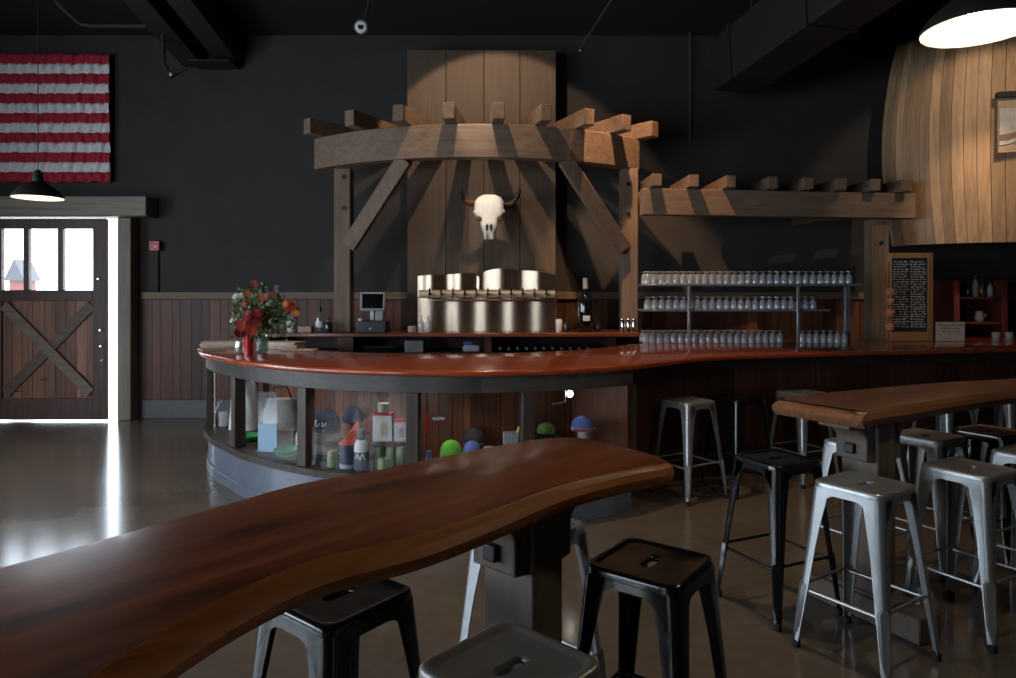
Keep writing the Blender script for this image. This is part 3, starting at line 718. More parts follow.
for k in range(1500):
    px, py = rnd.gauss(262, 14), rnd.gauss(314, 13)
    if py > 341 or px < 232 or px > 300 or py < 284 or abs(px - 258) > 8 + (py - 280) * 1.2: continue
    p = flower_at(px, py, rnd.gauss(.03, .09)); r = rnd.uniform(.025, .055)
    d = Vector((rnd.uniform(-1, 1), rnd.uniform(-1, 1), rnd.uniform(-.3, 1))).normalized(); s_ = d.cross(Vector((rnd.uniform(-1, 1), rnd.uniform(-1, 1), .3))).normalized()
    vs = [leaves.bm.verts.new(v) for v in (p, p + d * r * .5 + s_ * r * .28, p + d * r, p + d * r * .5 - s_ * r * .28)]
    leaves.bm.faces.new(vs)
stems.build('stems', col('stem_green', (.05, .12, .03), .6), flo)
leaves.build('leaves', plain('leaf_green', (.10, .17, .075), .6, var=.5, scale=14), flo, smooth=10)
gp = at(241, 352, 5.75); gp.z = ZT + .001
t = thing('clear_water_glass', 'clear stemless glass standing beside the red flower vase', 'glass', gp)
MB().lathe(gp, [(.03, 0), (.05, .01), (.056, .06), (.05, .11), (.045, .11), (.05, .06), (.044, .015), (.01, .012)], 20).build('glass_bowl', clear_glass('water_glass', refl=.14, body=.04), t, smooth=60)
gp = at(262, 349, 5.9); gp.z = ZT + .001
t = thing('green_glass_jug', 'greenish glass vase standing behind the red vase on the counter', 'vase', gp)
MB().lathe(gp, [(.035, 0), (.05, .02), (.052, .1), (.06, .15), (.055, .15), (.045, .1), (.04, .02)], 20).build('vase_body', clear_glass('greenish_glass', tint=(.55, .68, .6), refl=.14, body=.1), t, smooth=60)
def paper_stack(label, px, py, Y, w, d, h, rz, name='menu_stack', sheet='pale_menu_paper', rgb=(.62, .52, .42), group=None):
    b = at(px, py, Y); b.z = ZT + .001
    t = thing(name, label, 'menus', b, group); k = 0; z = 0
    rr = random.Random(px)
    while z < h - .004:
        hh = min(.012, h - z)
        MB().box(b + Vector((rr.uniform(-.012, .012), rr.uniform(-.012, .012), z + hh / 2)), (w, d, hh - .001), rz + rr.uniform(-.12, .12)).build('menu', col(sheet, rgb, .7), t); z += hh
paper_stack('stack of cream menus on the rounded end of the countertop beside the flowers', 222, 345, 6.55, .34, .24, .055, .3)
paper_stack('low sheaf of tan papers lying at the rounded tip of the countertop', 213, 347, 6.2, .2, .24, .015, .7, name='paper_sheaf', rgb=(.42, .33, .25), sheet='tan_paper')
paper_stack('stack of cream menus on the counter behind the flower bouquet', 283, 347, 6.42, .34, .22, .06, -.1)
paper_stack('low fan of cream papers at the inner counter edge past the flowers', 299, 350, 6.12, .3, .16, .016, .15, name='paper_fan')

# --- on the back bar
def bbp(px, Y=7.75): return Vector((X_(px, Y), Y, BZ + .001))
b = bbp(292, 7.8); t = thing('white_flower_pot', 'tall white pot of small red flowers on the back bar beyond the bouquet', 'plant pot', b)
MB().lathe(b, [(.05, 0), (.055, .02), (.065, .2), (.06, .2), (.052, .05)], 18).build('pot', col('pot_white', (.5, .48, .46), .4), t, smooth=60)
mb = MB()
for k in range(40):
    a = 2 * PI * k / 40 * 3.7; r = .09 * math.sqrt(k / 40); p = b + Vector((r * math.cos(a), r * math.sin(a), .24 + .05 * random.random()))
    mb.lathe(p, [(.003, -.014), (.016, 0), (.003, .014)], 6)
mb.build('blossoms', cm['redf'], t)
box_thing('tan_carton', 'low tan box on the back bar beside the white flower pot', bbp(306, 7.8), (.15, .12, .07), col('carton_tan', (.32, .24, .17)), col('carton_tan', (.32, .24, .17)))
bottle('liquor_bottle', 'clear bottle with a dark cap on the back bar near the timber post', bbp(320, 7.85), .29, .05, clear_glass('clear_bottle', tint=(.75, .78, .8), refl=.15, body=.12), M_iron, labelmat=M_paper)
bottle('short_bottle', 'short dark bottle on the back bar touching the timber post', bbp(328.5, 7.72), .17, .045, col('dark_bottle', (.02, .025, .03), .1, coat=.5), M_iron)
b = bbp(373, 7.75); t = thing('cash_register', 'point of sale terminal with a dark screen on the back bar', 'cash register', b)
MB().box(b + Vector((0, .02, .065)), (.33, .3, .13)).build('cash_drawer', col('register_grey', (.035, .04, .045), .4), t, bevel=.008)
MB().cyl(b + Vector((0, -.131, .05)), b + Vector((0, -.14, .05)), .012, n=10).build('drawer_lock', M_chrome, t)
MB().box(b + Vector((-.02, .06, .19)), (.05, .04, .12)).build('stand', M_silver, t, bevel=.006)
MB().box(b + Vector((.08, -.02, .185)), (.09, .09, .11)).build('receipt_printer', col('printer_grey', (.3, .31, .33), .4), t, bevel=.01)
MB().box(b + Vector((-.13, -.06, .145)), (.05, .06, .03)).build('card_reader', M_paper, t, bevel=.006)
q = Matrix.Rotation(-.12, 3, 'X')
fr_ = MB().box(b + Vector((-.005, .01, .35)), (.285, .03, .215), q=q).build('screen_frame', col('screen_frame_grey', (.3, .31, .32), .4), t, bevel=.008)
MB().box(b + Vector((-.005, .01, .35)) + q @ Vector((0, -.0165, .003)), (.235, .005, .165), q=q).build('screen', plain('black_screen', (.004, .004, .005), .1), fr_)
for px, lab in ((421, 'clear sanitiser bottle with white pump by the tap tower, nearer the register'), (428, 'clear sanitiser bottle with white pump, the one touching the tap tower')):
    bottle('pump_bottle', lab, bbp(px, 7.72), .19, .034, clear_glass('cloudy_bottle', tint=(.8, .82, .82), refl=.12, body=.3), M_paper, neck=.3, group='pump bottles beside the taps')
can('white_tumbler', 'small white cup on the back bar at the far end of the tap tower', bbp(559, 7.72), .15, .036, M_paper, M_paper, cat='cup')
can('short_tin', 'short pale tin on the back bar between register and taps', bbp(412, 7.75), .07, .05, col('tin_beige', (.35, .3, .26)), M_paper, cat='tin')
bottle('magnum_wine_bottle', 'very large dark wine bottle with a pale capsule on the back bar', bbp(585.5, 7.8), .62, .095, plain('magnum_glass', (.006, .007, .008), .08, coat=.8), col('capsule_grey', (.42, .4, .37), .4), labelmat=None, neck=.28, capname='capsule')
mg = bpy.data.objects['magnum_wine_bottle']; b = bbp(585.5, 7.8)
MB().prism([(-.04, .13), (.04, .13), (.04, .19), (-.04, .19)], b + Vector((0, -.099, 0)), (1, 0, 0), (0, 0, 1), (0, 1, 0), .004).build('bottle_label', M_paper, mg)
for px, lab in ((567, 'small dark bottle beside the huge wine bottle, on the tap side'), (598, 'small dark bottle beside the huge wine bottle, on the post side')):
    bottle('small_dark_bottle', lab, bbp(px, 7.85), .16, .035, MATS['dark_bottle'], M_iron)
for px, nm in ((622.5, 'first'), (628.5, 'middle'), (634, 'last')):
    can('steel_shaker', {'first': 'steel shaker cup before the timber post, nearest the wine bottle', 'middle': 'middle steel shaker cup of three before the timber post', 'last': 'steel shaker cup before the timber post, nearest the glass rack'}[nm], bbp(px, 7.66), .155, .026, M_chrome, M_chrome, cat='shaker', group='steel shakers by the post')
# open shelf below
def shp(px, Y=7.8): return Vector((X_(px, Y), Y, .941))
box_thing('grey_bin', 'shallow grey bin on the open shelf below the taps', shp(415), (.21, .2, .13), col('bin_grey', (.22, .24, .24)), col('bin_rim_grey', (.3, .32, .32)), cat='bin')
b = shp(383); t = thing('dark_serving_tray', 'black oval tray on the open shelf below the register', 'tray', b)
MB().lathe(b, [(.2, 0), (.26, .06), (.25, .07), (.19, .015), (.01, .012)], 24, sy=.55).build('tray_bowl', M_iron, t)
b = shp(472); t = thing('folded_bar_cloth', 'folded white and blue cloth on the open shelf below the taps', 'cloth', b)
MB().box(b + Vector((0, 0, .04)), (.2, .16, .08)).build('cloth_folds', col('cloth_white', (.5, .52, .58), .9), t, bevel=.03, seg=3)
MB().box(b + Vector((-.04, 0, .1)), (.12, .14, .035)).build('blue_fold', col('cloth_blue', (.12, .18, .45), .9), t, bevel=.015)
wb = thing('lying_wine_bottle', 'dark wine bottle lying on its side on the open shelf below the taps', 'bottle', shp(500), 'wine bottles lying on the back bar shelf')
b = shp(500)
MB().tube([b + Vector((0, .28, .042)), b + Vector((0, .1, .042)), b + Vector((0, .05, .042)), b + Vector((0, .02, .042)), b + Vector((0, -.08, .042))], [.04, .04, .035, .016, .015], 14).build('bottle_body', MATS['dark_bottle'], wb, smooth=60)
MB().tube([b + Vector((0, -.06, .042)), b + Vector((0, -.088, .042))], .0165, 12).build('foil', M_silver, wb)
for k in range(1, 11):
    c = copy_tree(wb); c.location.x += k * .1

# ------------------------------------------------------------------ glass rack
YR = 7.02
rk = thing('glass_rack', 'steel rack with two long shelves of glasses on the inner side of the counter', 'rack', (X_(745, YR), YR, ZT))
xa, xb = X_(641, YR), X_(862, YR)
zs1, zs2, zs0 = Z_(284, YR), Z_(309, YR), ZT + .0005
MB().bx(xa, X_(856, YR), YR - .13, YR + .15, zs1 - .022, zs1).build('shelf', M_silver, rk, bevel=.004)
MB().bx(xa, X_(824, YR), YR - .13, YR + .15, zs2 - .022, zs2).build('shelf', M_silver, rk, bevel=.004)
for px in (689, 798):
    x = X_(px, YR - .15); MB().bx(x - .014, x + .014, YR - .165, YR - .137, ZT + .001, zs1 - .024).build('upright', M_silver, rk, bevel=.004)
x = X_(846, YR + .2); MB().bx(x - .03, x + .03, YR + .16, YR + .2, zs0 + .001, zs1 - .024).build('upright', M_silver, rk, bevel=.004)
def make_glass(h, r):
    g = MB().lathe((0, 0, 0), [(r, 0), (r * 1.04, h * .12), (r * .98, h * .5), (r * .66, h * .74), (r * .16, h * .80), (r * .1, h * .86), (r * .1, h * .94), (r * .9, h * .975), (r * .9, h)], 12, False, True)
    return g.build('wine_glass', M_tumbler, None, smooth=60)
gl_lab = {1: 'upside down clear wine glass on the top shelf of the glass rack', 2: 'upside down clear wine glass on the middle shelf of the glass rack', 3: 'upside down clear wine glass on the lowest shelf behind the countertop'}
gproto = make_glass(.125, .033); first = True
def put_glass(x, y, z, row):
    global first
    g = gproto if first else gproto.copy()
    if not first: COL.objects.link(g)
    first = False
    g.location = (x, y, z); g.rotation_euler.z = random.random() * 6
    tag(g, gl_lab[row], 'wine glass', {1: 'wine glasses on the top rack shelf', 2: 'wine glasses on the middle rack shelf', 3: 'wine glasses on the lowest shelf'}[row])
def fill(x0, x1, y0, rows, z, row, step=.072):
    n = int((x1 - x0) / step)
    for j in range(rows):
        for i in range(n): put_glass(x0 + (i + .5 + (.5 if j % 2 else 0)) * step, y0 + j * .07, z + .001, row)
fill(xa + .01, X_(852, YR), YR - .08, 3, zs1, 1, .0735)
fill(xa + .01, X_(818, YR), YR - .08, 2, zs2, 2, .0735)
fill(xa + .02, X_(792, YR), YR + .06, 3, zs0, 3, .0735)
fill(X_(801, YR), xb - .06, YR + .06, 2, zs0, 3, .0735)

# --- chalkboard, placard, ornaments, hutch
YK = 7.35
def plane_thing(px0, px1, py0, py1, Y): return X_(px0, Y), X_(px1, Y), Z_(py1, Y), Z_(py0, Y)
x0, x1, z0, z1 = plane_thing(886.5, 932.5, 253, 344, YK)
z0 = 1.092
t = thing('menu_chalkboard', 'tall wood framed chalkboard menu covered in chalk writing by the timber post', 'chalkboard', ((x0 + x1) / 2, YK, z0))
e = .055
MB().bx(x0 + e, x1 - e, YK, YK + .02, z0 + .1, z1 - e).build('slate', plain('slate_black', (.02, .021, .022), .7), t)
mb = MB().bx(x0, x0 + e, YK - .012, YK + .03, z0, z1).bx(x1 - e, x1, YK - .012, YK + .03, z0, z1).bx(x0 + e, x1 - e, YK - .012, YK + .03, z1 - e, z1).bx(x0 + e, x1 - e, YK - .012, YK + .03, z0, z0 + .1)
mb.build('frame', wood('orange_pine', (.28, .14, .05), (.46, .25, .1), .5), t, bevel=.004)
mb = MB(); rr = random.Random(5); z = z1 - e - .04
while z > z0 + .13:
    for xs, xe in ((x0 + e + .015, (x0 + x1) / 2 - .01), ((x0 + x1) / 2 + .01, x1 - e - .015)):
        x = xs
        while x < xe - .02:
            w = rr.uniform(.014, .05); w = min(w, xe - x); pts = []
            kk = max(4, int(w / .004))
            for k in range(kk + 1):
                pts.append((x + w * k / kk, YK - .002, z + rr.uniform(-.007, .007)))
            mb.tube(pts, .003, 3); x += w + .012
    z -= .027
mb.build('chalk_writing', plain('white_chalk', (.75, .73, .7), .9), t)
bx_, by_ = X_(889, 7.25), 7.25
t = thing('hanging_gourd_string', 'string of four pale orange gourds hanging against the chalkboard frame', 'ornament', (bx_, by_, Z_(335, by_)))
MB().cyl((bx_, by_, Z_(340, by_)), (bx_, by_, Z_(262, by_)), .005, n=6).build('cord', M_iron, t)
for py, r in ((292, .05), (301, .042), (313, .055), (327, .05)):
    MB().lathe((bx_ + .01, by_, Z_(py, by_)), [(.01, -r * .95), (r * .8, -r * .6), (r, 0), (r * .75, r * .6), (.012, r * .9)], 14).build('gourd', col('gourd_orange', (.55, .22, .12), .5), t)
x0, x1, z0, z1 = plane_thing(936, 965, 322, 344, YK); z0 = ZT + .002
t = thing('paper_placard', 'small white placard with faint writing beside the chalkboard', 'sign', ((x0 + x1) / 2, YK, z0))
MB().bx(x0, x1, YK, YK + .012, z0, z1).build('placard_board', plain('placard_white', (.4, .38, .33), .7), t, bevel=.003)
for i, z in enumerate((z1 - .04, z1 - .075, z1 - .11)):
    mb = MB()
    x = x0 + .03 + .02 * i
    while x < x1 - .05: w = rr.uniform(.015, .04); mb.bx(x, x + w, YK - .002, YK, z, z + .012); x += w + .014
    mb.build('placard_lettering', col('ink_grey', (.12, .11, .1)), t)
YH = 8.3
hu = thing('bottle_hutch', 'dark red wooden hutch with open shelves of bottles below the giant barrel', 'hutch', (X_(982, YH), YH, 0))
hx0, hx1 = X_(956, YH), X_(1004, YH)
MW = wood('red_hutch_wood', (.07, .014, .012), (.14, .035, .028), .45)
for x in (hx0, hx1): MB().bx(x - .035, x + .035, YH - .02, YH + .4, 0, Z_(280, YH)).build('side_panel', MW, hu, bevel=.005)
zA, zB, zC = Z_(297, YH), Z_(322, YH), Z_(345, YH)
for z in (zA, zB, zC): MB().bx(hx0 + .036, hx1 - .036, YH, YH + .38, z - .03, z).build('shelf', MW, hu, bevel=.004)
MB().bx(hx0 + .036, hx1 - .036, YH + .382, YH + .4, 0, Z_(278, YH)).build('back_panel', M_backbar, hu)
def hb(px, z, h, r, c, lab): bottle('shelf_bottle', lab, (X_(px, YH + .12), YH + .12, z + .001), h, r, c, M_iron)
hb(968, zA, .2, .03, MATS['dark_bottle'], 'dark bottle at the post end of the hutch shelf')
hb(975.5, zA, .27, .035, col('label_white', (.42, .42, .4)), 'tall white bottle on the upper shelf of the red hutch')
hb(982, zA, .22, .035, col('bottle_brown', (.2, .06, .03), .15), 'brown bottle next to the tall white one on the hutch')
hb(990, zA, .2, .035, col('bottle_pale_blue', (.36, .42, .45)), 'short pale bluish bottle on the upper shelf of the red hutch')
b = Vector((X_(979, YH + .12), YH + .12, zB + .001)); t = thing('pale_jug', 'small pale jug on the lower shelf of the red hutch', 'jug', b)
MB().lathe(b, [(.04, 0), (.055, .05), (.035, .1), (.04, .13), (.035, .13)], 16).build('jug_body', MATS['label_white'], t, smooth=60)
MB().tube([b + Vector((.04, 0, .1)), b + Vector((.085, 0, .08)), b + Vector((.052, 0, .03))], .007, 8).build('jug_handle', MATS['label_white'], t)
for px, lab in ((996, 'pale cup on the countertop below the hutch, nearer the placard'), (1009, 'pale cup on the countertop below the hutch, by the picture edge')):
    b = at(px, 344, 7.3); b.z = ZT + .001
    can('pale_cup', lab, b, .1, .04, col('cup_grey', (.2, .2, .2)), MATS['cup_grey'], cat='cup')

# ------------------------------------------------------------------ merchandise in the display case
def cs(px, d, z=LZ + .001):
    path = offset(Lp, d); lo = min(range(len(path)), key=lambda i: px_of(path[i])); best = None
    for i in range(lo, len(path) - 1):
        a, b = px_of(path[i]) - px, px_of(path[i + 1]) - px
        if a * b <= 0: best = path[i].lerp(path[i + 1], abs(a) / (abs(a - b) or 1))
    if best is None: best = path[lo]
    return Vector((best.x, best.y, z))
navy = col('navy_cloth', (.03, .04, .085), .85); grey = col('grey_knit', (.25, .22, .19), .9, bump=.3); tan = col('tan_knit', (.33, .28, .22), .9, bump=.3)
green = plain('green_can_paint', (.2, .28, .11), .45); limec = col('lime_cloth', (.16, .55, .05), .8); bluec = col('blue_cloth', (.12, .18, .5), .8)
b = cs(247, .41); t = thing('silver_garment_bag', 'crumpled silver white bag in the rounded end of the display case', 'bag', b)
mb = MB(); rb = random.Random(4)
rings = []
for k in range(9):
    z = .42 * k / 8; w = .16 * (1 - .45 * (k / 8) ** 1.6); rings.append([b + Vector((w * math.cos(a) * (1 + .14 * math.sin(a * 5 + k * .5) + rb.uniform(-.05, .05)), .15 * math.sin(a) * (1 - .4 * k / 8) * (1 + .12 * math.sin(a * 4 + k)), z)) for a in [2 * PI * i / 28 for i in range(28)]])
mb.ring_faces(rings).build('crumpled_bag', plain('silver_plastic', (.72, .72, .7), .35, bump=.2), t, smooth=50)
MB().tube([b + Vector((-.07, 0, .42)), b + Vector((-.05, 0, .47)), b + Vector((.03, 0, .47)), b + Vector((.06, 0, .42))], .01, 8).build('bag_handle', M_paper, t)
b = cs(282, .46); t = thing('grey_draped_bag', 'grey fabric tote bag leaning at the back of the display case', 'bag', b)
rings = []
for k in range(8):
    z = .36 * k / 7; rings.append([b + Vector((.17 * (1 - .25 * k / 7) * math.cos(a) * (1 + .08 * math.sin(3 * a + k)), .07 * math.sin(a), z)) for a in [2 * PI * i / 24 for i in range(24)]])
MB().ring_faces(rings).build('bag_body', col('bag_grey', (.42, .41, .38), .8), t, smooth=60)
MB().tube([b + Vector((-.08, 0, .36)), b + Vector((-.06, -.02, .46)), b + Vector((.05, -.02, .46)), b + Vector((.08, 0, .36))], .008, 8).build('bag_strap', M_iron, t)
b = cs(268, .21); t = thing('acrylic_sign_holder', 'clear upright acrylic holder with a pale blue card in the display case', 'sign holder', b)
w = .11; hgt = Z_(392, b.y) - b.z
MB().box(b + Vector((0, 0, hgt / 2)), (w * 1.5, .012, hgt), rz=-.25).build('acrylic_panel', M_acryl, t)
MB().box(b + Vector((0, -.012, hgt * .24)), (w * 1.5, .006, hgt * .46), rz=-.25).build('blue_card', plain('pale_blue_card', (.36, .56, .74), .4, var=.04), t)
MB().box(b + Vector((0, .02, .006)), (w * 1.7, .09, .01), rz=-.25).build('holder_foot', M_acryl, t)
b = cs(250, .2); 
for px, lab, d in ((248, 'bright green dish in the rounded end of the display case', .26), (289, 'bright green dish beside the small white bottle in the case', .26)):
    b = cs(px, d); t = thing('green_dish', lab, 'dish', b)
    MB().lathe(b, [(.07, 0), (.11, .03), (.115, .045), (.1, .035), (.06, .01)], 22).build('dish_bowl', col('bright_green', (.03, .32, .1), .4), t, smooth=60)
box_thing('kraft_box', 'plain tan box behind the green dish in the display case', cs(283, .37), (.19, .1, .14), col('kraft_tan', (.3, .22, .16)), col('kraft_tan', (.3, .22, .16)))
bottle('white_squeeze_bottle', 'small white bottle next to the case post', cs(299, .4), .2, .026, M_paper, M_paper)
b = cs(219, .22); t = thing('white_mug_set', 'white printed mug in the narrow end bay of the display case', 'mug', b)
MB().lathe(b, [(.05, 0), (.055, .01), (.055, .14), (.05, .14), (.048, .02)], 20).build('mug_body', col('mug_white', (.55, .52, .52), .3), t, smooth=60)
MB().tube([b + Vector((.05, -.01, .11)), b + Vector((.09, -.02, .1)), b + Vector((.09, -.02, .05)), b + Vector((.05, -.01, .035))], .009, 8).build('mug_handle', MATS['mug_white'], t)
b = cs(218, .19, Z_(413, 5.75)); t = thing('price_tag', 'small white price tag hanging in the narrow end bay of the case', 'tag', b)
MB().box(b, (.05, .004, .03), rz=-.6).build('tag_card', M_paper, t)
MB().cyl(b + Vector((0, 0, .015)), (b.x, b.y, AZ0 + .1), .002, n=5).build('tag_string', M_paper, t)
# hats in the second bay
b = cs(325, .34)
def beanie(label, base, r, h, m):
    t = thing('knit_beanie', label, 'hat', base, None)
    MB().lathe(base, [(r, 0), (r * 1.06, h * .2), (r * 1.06, h * .45), (r * .98, h * .5), (r * .9, h * .8), (r * .5, h)], 24).build('knit_crown', m, t, smooth=60)
    MB().lathe(base, [(r * 1.02, .004), (r * 1.12, h * .1), (r * 1.12, h * .38), (r * 1.02, h * .44)], 24, False, False).build('cuff', m, t, smooth=60)
beanie('dark navy beanie at the bottom of the hat stack in the case', b, .10, .05, navy)
beanie('grey knit beanie in the middle of the hat stack in the case', b + Vector((0, 0, .051)), .108, .075, tan)
beanie('brownish grey beanie under the lettered navy cap in the case', b + Vector((.01, 0, .127)), .11, .085, grey)
cap('lettered_cap', 'navy cap with white script lettering on top of the hat stack', b + Vector((.0, 0, .213)), .115, navy, navy, face=-PI / 2 - .5, script=M_paper, h=.15)
can('green_can', 'single green can beside the hat stack in the case', cs(332, .17), .115, .034, green, M_silver)
b = cs(349, .2); t = thing('padded_bottle_sleeve', 'navy bottle sleeve with a slanted orange red top in the case', 'bottle sleeve', b)
MB().lathe(b, [(.062, .032), (.064, .05), (.064, .165), (.06, .17)], 20).build('sleeve_body', navy, t, smooth=60)
MB().lathe(b, [(.06, 0), (.066, .004), (.066, .03), (.06, .031)], 20).build('pale_base', col('pale_blue_plastic', (.35, .42, .5)), t, smooth=60)
mb = MB(); n_ = 20
mb.ring_faces([[b + Vector((.066 * math.cos(2 * PI * i / n_), .066 * math.sin(2 * PI * i / n_), .171)) for i in range(n_)], [b + Vector((.072 * math.cos(2 * PI * i / n_), .06 * math.sin(2 * PI * i / n_), .24 + .075 * math.cos(2 * PI * i / n_))) for i in range(n_)], [b + Vector((.03 + .03 * math.cos(2 * PI * i / n_), .03 * math.sin(2 * PI * i / n_), .285 + .05 * math.cos(2 * PI * i / n_))) for i in range(n_)]])
mb.build('orange_top', col('orange_red_cloth', (.6, .09, .05), .8), t, smooth=60)
b = cs(361.5, .175); t = bottle('sports_bottle', 'white over navy bottle with a dark cap in the case', b, .285, .05, navy, col('cap_green_black', (.03, .05, .045)), neck=.5)
MB().lathe(b, [(.0512, .13), (.0512, .16), (.045, .19), (.031, .212)], 20, False, False).build('white_shoulder', M_paper, t, smooth=60)
mb = MB(); pts = [b + Vector((.0525 * math.cos(a), .0525 * math.sin(a), .1 + .018 * math.sin(a * 9))) for a in [-2.2 + 1.3 * k / 30 for k in range(31)]]
mb.tube(pts, .005, 5).build('white_lettering', M_paper, t)
b = cs(390, .26); t = thing('display_riser', 'clear acrylic riser carrying the white boxes above the green jars', 'riser', b)
d_ = Vector((1, 0.08, 0)).normalized(); hz = .205
MB().box(b + Vector((0, 0, hz - .006)), (.25, .16, .012)).build('riser_top', M_acryl, t)
for sx in (-.12, .12): MB().box(b + Vector((sx, 0, (hz - .014) / 2)), (.008, .15, hz - .014)).build('riser_leg', M_acryl, t)
jar_l = ['green jar under the riser, nearest the maroon cap', 'middle green jar under the clear riser', 'green jar under the riser, against the case post']
for (ox, oy), lab in zip(((-.075, .02), (0.0, .03), (.075, .02)), jar_l):
    can('green_jar', lab, b + Vector((ox, oy, .001)), .15, .034, green, M_silver, cat='jar', group='green jars under the riser')
can('green_jar', 'shorter green jar standing in front of the clear riser', cs(384, .155), .1, .042, green, M_silver, cat='jar', group='green jars under the riser')
red_ = col('carton_red', (.42, .03, .035)); wh = col('carton_white', (.62, .6, .58))
box_thing('boxed_glass_set', 'larger white box with a red top on the riser in the case', b + Vector((-.045, 0, hz + .001)), (.135, .11, .19), wh, red_, band=col('print_beige', (.5, .42, .3)))
box_thing('boxed_mug', 'smaller white box with a red top on the riser beside the case post', b + Vector((.08, -.01, hz + .001)), (.085, .09, .14), wh, red_, band=col('print_pink', (.5, .3, .3)))
can('tan_jar', 'small tan jar on top of the larger white and red box', b + Vector((-.045, 0, hz + .193)), .065, .042, col('jar_tan', (.3, .27, .2)), MATS['jar_tan'], cat='jar')
# third bay
b = cs(429, .2); bottle('blue_water_bottle', 'slim blue bottle next to the case post, beside the lime cap', b, .15, .03, col('steel_blue', (.12, .2, .33), .3), MATS['steel_blue'], neck=.6)
b = cs(427.5, .3, Z_(432, 4.9)); t = thing('red_tag', 'narrow red ribbon hanging in the case beside the post', 'ribbon', b)
MB().box(b + Vector((0, 0, .07)), (.035, .004, .14), rz=.2).build('ribbon_band', red_, t)
MB().cyl(b + Vector((0, 0, .14)), (b.x, b.y, AZ0 + .08), .002, n=5).build('ribbon_string', M_iron, t)
b = cs(438.5, .3, Z_(419, 4.8)); t = thing('white_hang_tag', 'small white oval tag hanging above the lime cap', 'tag', b)
MB().lathe(b, [(.001, -.014), (.04, -.01), (.045, 0), (.04, .01), (.001, .014)], 16, sy=.1).build('tag_card', col('tag_bluewhite', (.5, .55, .62)), t)
MB().cyl(b + Vector((0, 0, .012)), (b.x, b.y, AZ0 + .08), .002, n=5).build('tag_string', M_iron, t)
b = cs(451, .30); t = thing('cap_stand', 'dark peg stand under the lime green cap', 'stand', b)
def peg(t, b, h): MB().lathe(b, [(.07, 0), (.07, .012), (.012, .016), (.012, h - .01), (.05, h - .004), (.05, h)], 16).build('peg', M_casef, t)
for px, d, hh, r, m1, m2, nm, lab, l2 in ((353, .53, .25, .08, navy, navy, 'dark_blue_cap', 'plain dark blue cap on a stand behind the lettered cap in the case', 'dark peg stand under the plain dark blue cap'),
        (373, .51, .19, .075, col('maroon_cloth', (.12, .015, .022), .85), MATS['maroon_cloth'], 'maroon_cap', 'maroon cap on a stand behind the white over navy bottle', 'dark peg stand under the maroon cap'),
        (474, .5, .13, .085, col('charcoal_cloth', (.04, .035, .045), .85), col('charcoal_brim_purple', (.12, .05, .09), .8), 'charcoal_cap', 'charcoal cap on a stand behind the bright blue cap in the case', 'dark peg stand under the charcoal cap')):
    q = cs(px, d); peg(thing('cap_stand', l2, 'stand', q), q, hh); cap(nm, lab, q + Vector((0, 0, hh + .001)), r, m1, m2, h=.12)
peg(t, b, .08); cap('lime_cap', 'lime green cap next to a blue cap in the display case', b + Vector((0, 0, .081)), .078, limec, limec, h=.125)
b = cs(472, .29); peg(thing('cap_stand', 'dark peg stand under the bright blue cap', 'stand', b), b, .07); cap('bright_blue_cap', 'blue cap next to the lime green cap in the case', b + Vector((0, 0, .071)), .068, bluec, bluec, h=.13, face=-.9)
b = cs(489, .4); can('rolled_white_jar', 'white rimmed jar behind the blue cap in the case', b, .13, .045, col('jar_glass_grey', (.2, .22, .2)), M_paper, cat='jar')
b = cs(511, .3); t = thing('frosted_cup', 'frosted grey square cup with a yellow strip in the case', 'cup', b)
mb = MB(); mb.ring_faces([[b + Vector((x * .045, y * .045, 0)) for x, y in ((-1, -1), (1, -1), (1, 1), (-1, 1))], [b + Vector((x * .058, y * .058, .25)) for x, y in ((-1, -1), (1, -1), (1, 1), (-1, 1))]]); mb.build('cup_body', col('frosted_grey', (.3, .32, .33), .35), t, bevel=.006)
MB().tube([b + Vector((.03, 0, .2)), b + Vector((.06, 0, .29)), b + Vector((.085, 0, .275)), b + Vector((.08, 0, .16))], .012, 8).build('yellow_strip', col('yellow_plastic', (.5, .45, .04)), t)
b = cs(546, .32); box_thing('black_display_block', 'black block carrying a green cloth cap in the far bay of the case', b, (.2, .14, .225), M_iron, M_iron, cat='display block')
cap('folded_green_cap', 'small green cap lying on the black block in the case', b + Vector((0, 0, .227)), .066, col('leaf_green_cloth', (.12, .27, .05), .8), MATS['leaf_green_cloth'], h=.075)
b = cs(545, .16); t = thing('name_card', 'white card lying before the black block in the case', 'card', b)
MB().box(b + Vector((0, 0, .055)), (.15, .02, .11)).build('card_sheet', M_paper, t, bevel=.002)
b = cs(583, .26); t = thing('white_cap_stand', 'white stand below the blue white and red cap', 'stand', b)
MB().lathe(b, [(.055, 0), (.05, .01), (.042, .22), (.05, .235)], 18).build('stand_cup', M_paper, t, smooth=50)
cap('striped_cap', 'blue cap with white and red trim on a white stand in the case', b + Vector((0, 0, .237)), .088, bluec, col('brim_red', (.42, .06, .07), .8), h=.1)
st = bpy.data.objects['striped_cap']; q = b + Vector((0, 0, .237))
MB().lathe(q, [(.091, .004), (.0915, .028)], 22, False, False, 1, 1.08).build('white_band', M_paper, st, smooth=60)
b = cs(570, .3, Z_(394, 4.95)); t = thing('case_spotlight', 'small lit lamp fixed under the counter inside the display case', 'lamp', b)
MB().lathe(b, [(.012, -.028), (.02, -.02), (.022, 0), (.012, .02)], 14).build('bulb', plain('case_bulb', (1, .96, .9), .3, emit=(1, .95, .85), estr=14), t)
MB().cyl(b + Vector((0, 0, .021)), b + Vector((0, 0, .12)), .014, n=10).build('lamp_stem', M_chrome, t)
MB().lathe(b + Vector((0, 0, .12)), [(.04, 0), (.04, .015)], 14).build('lamp_plate', M_chrome, t)
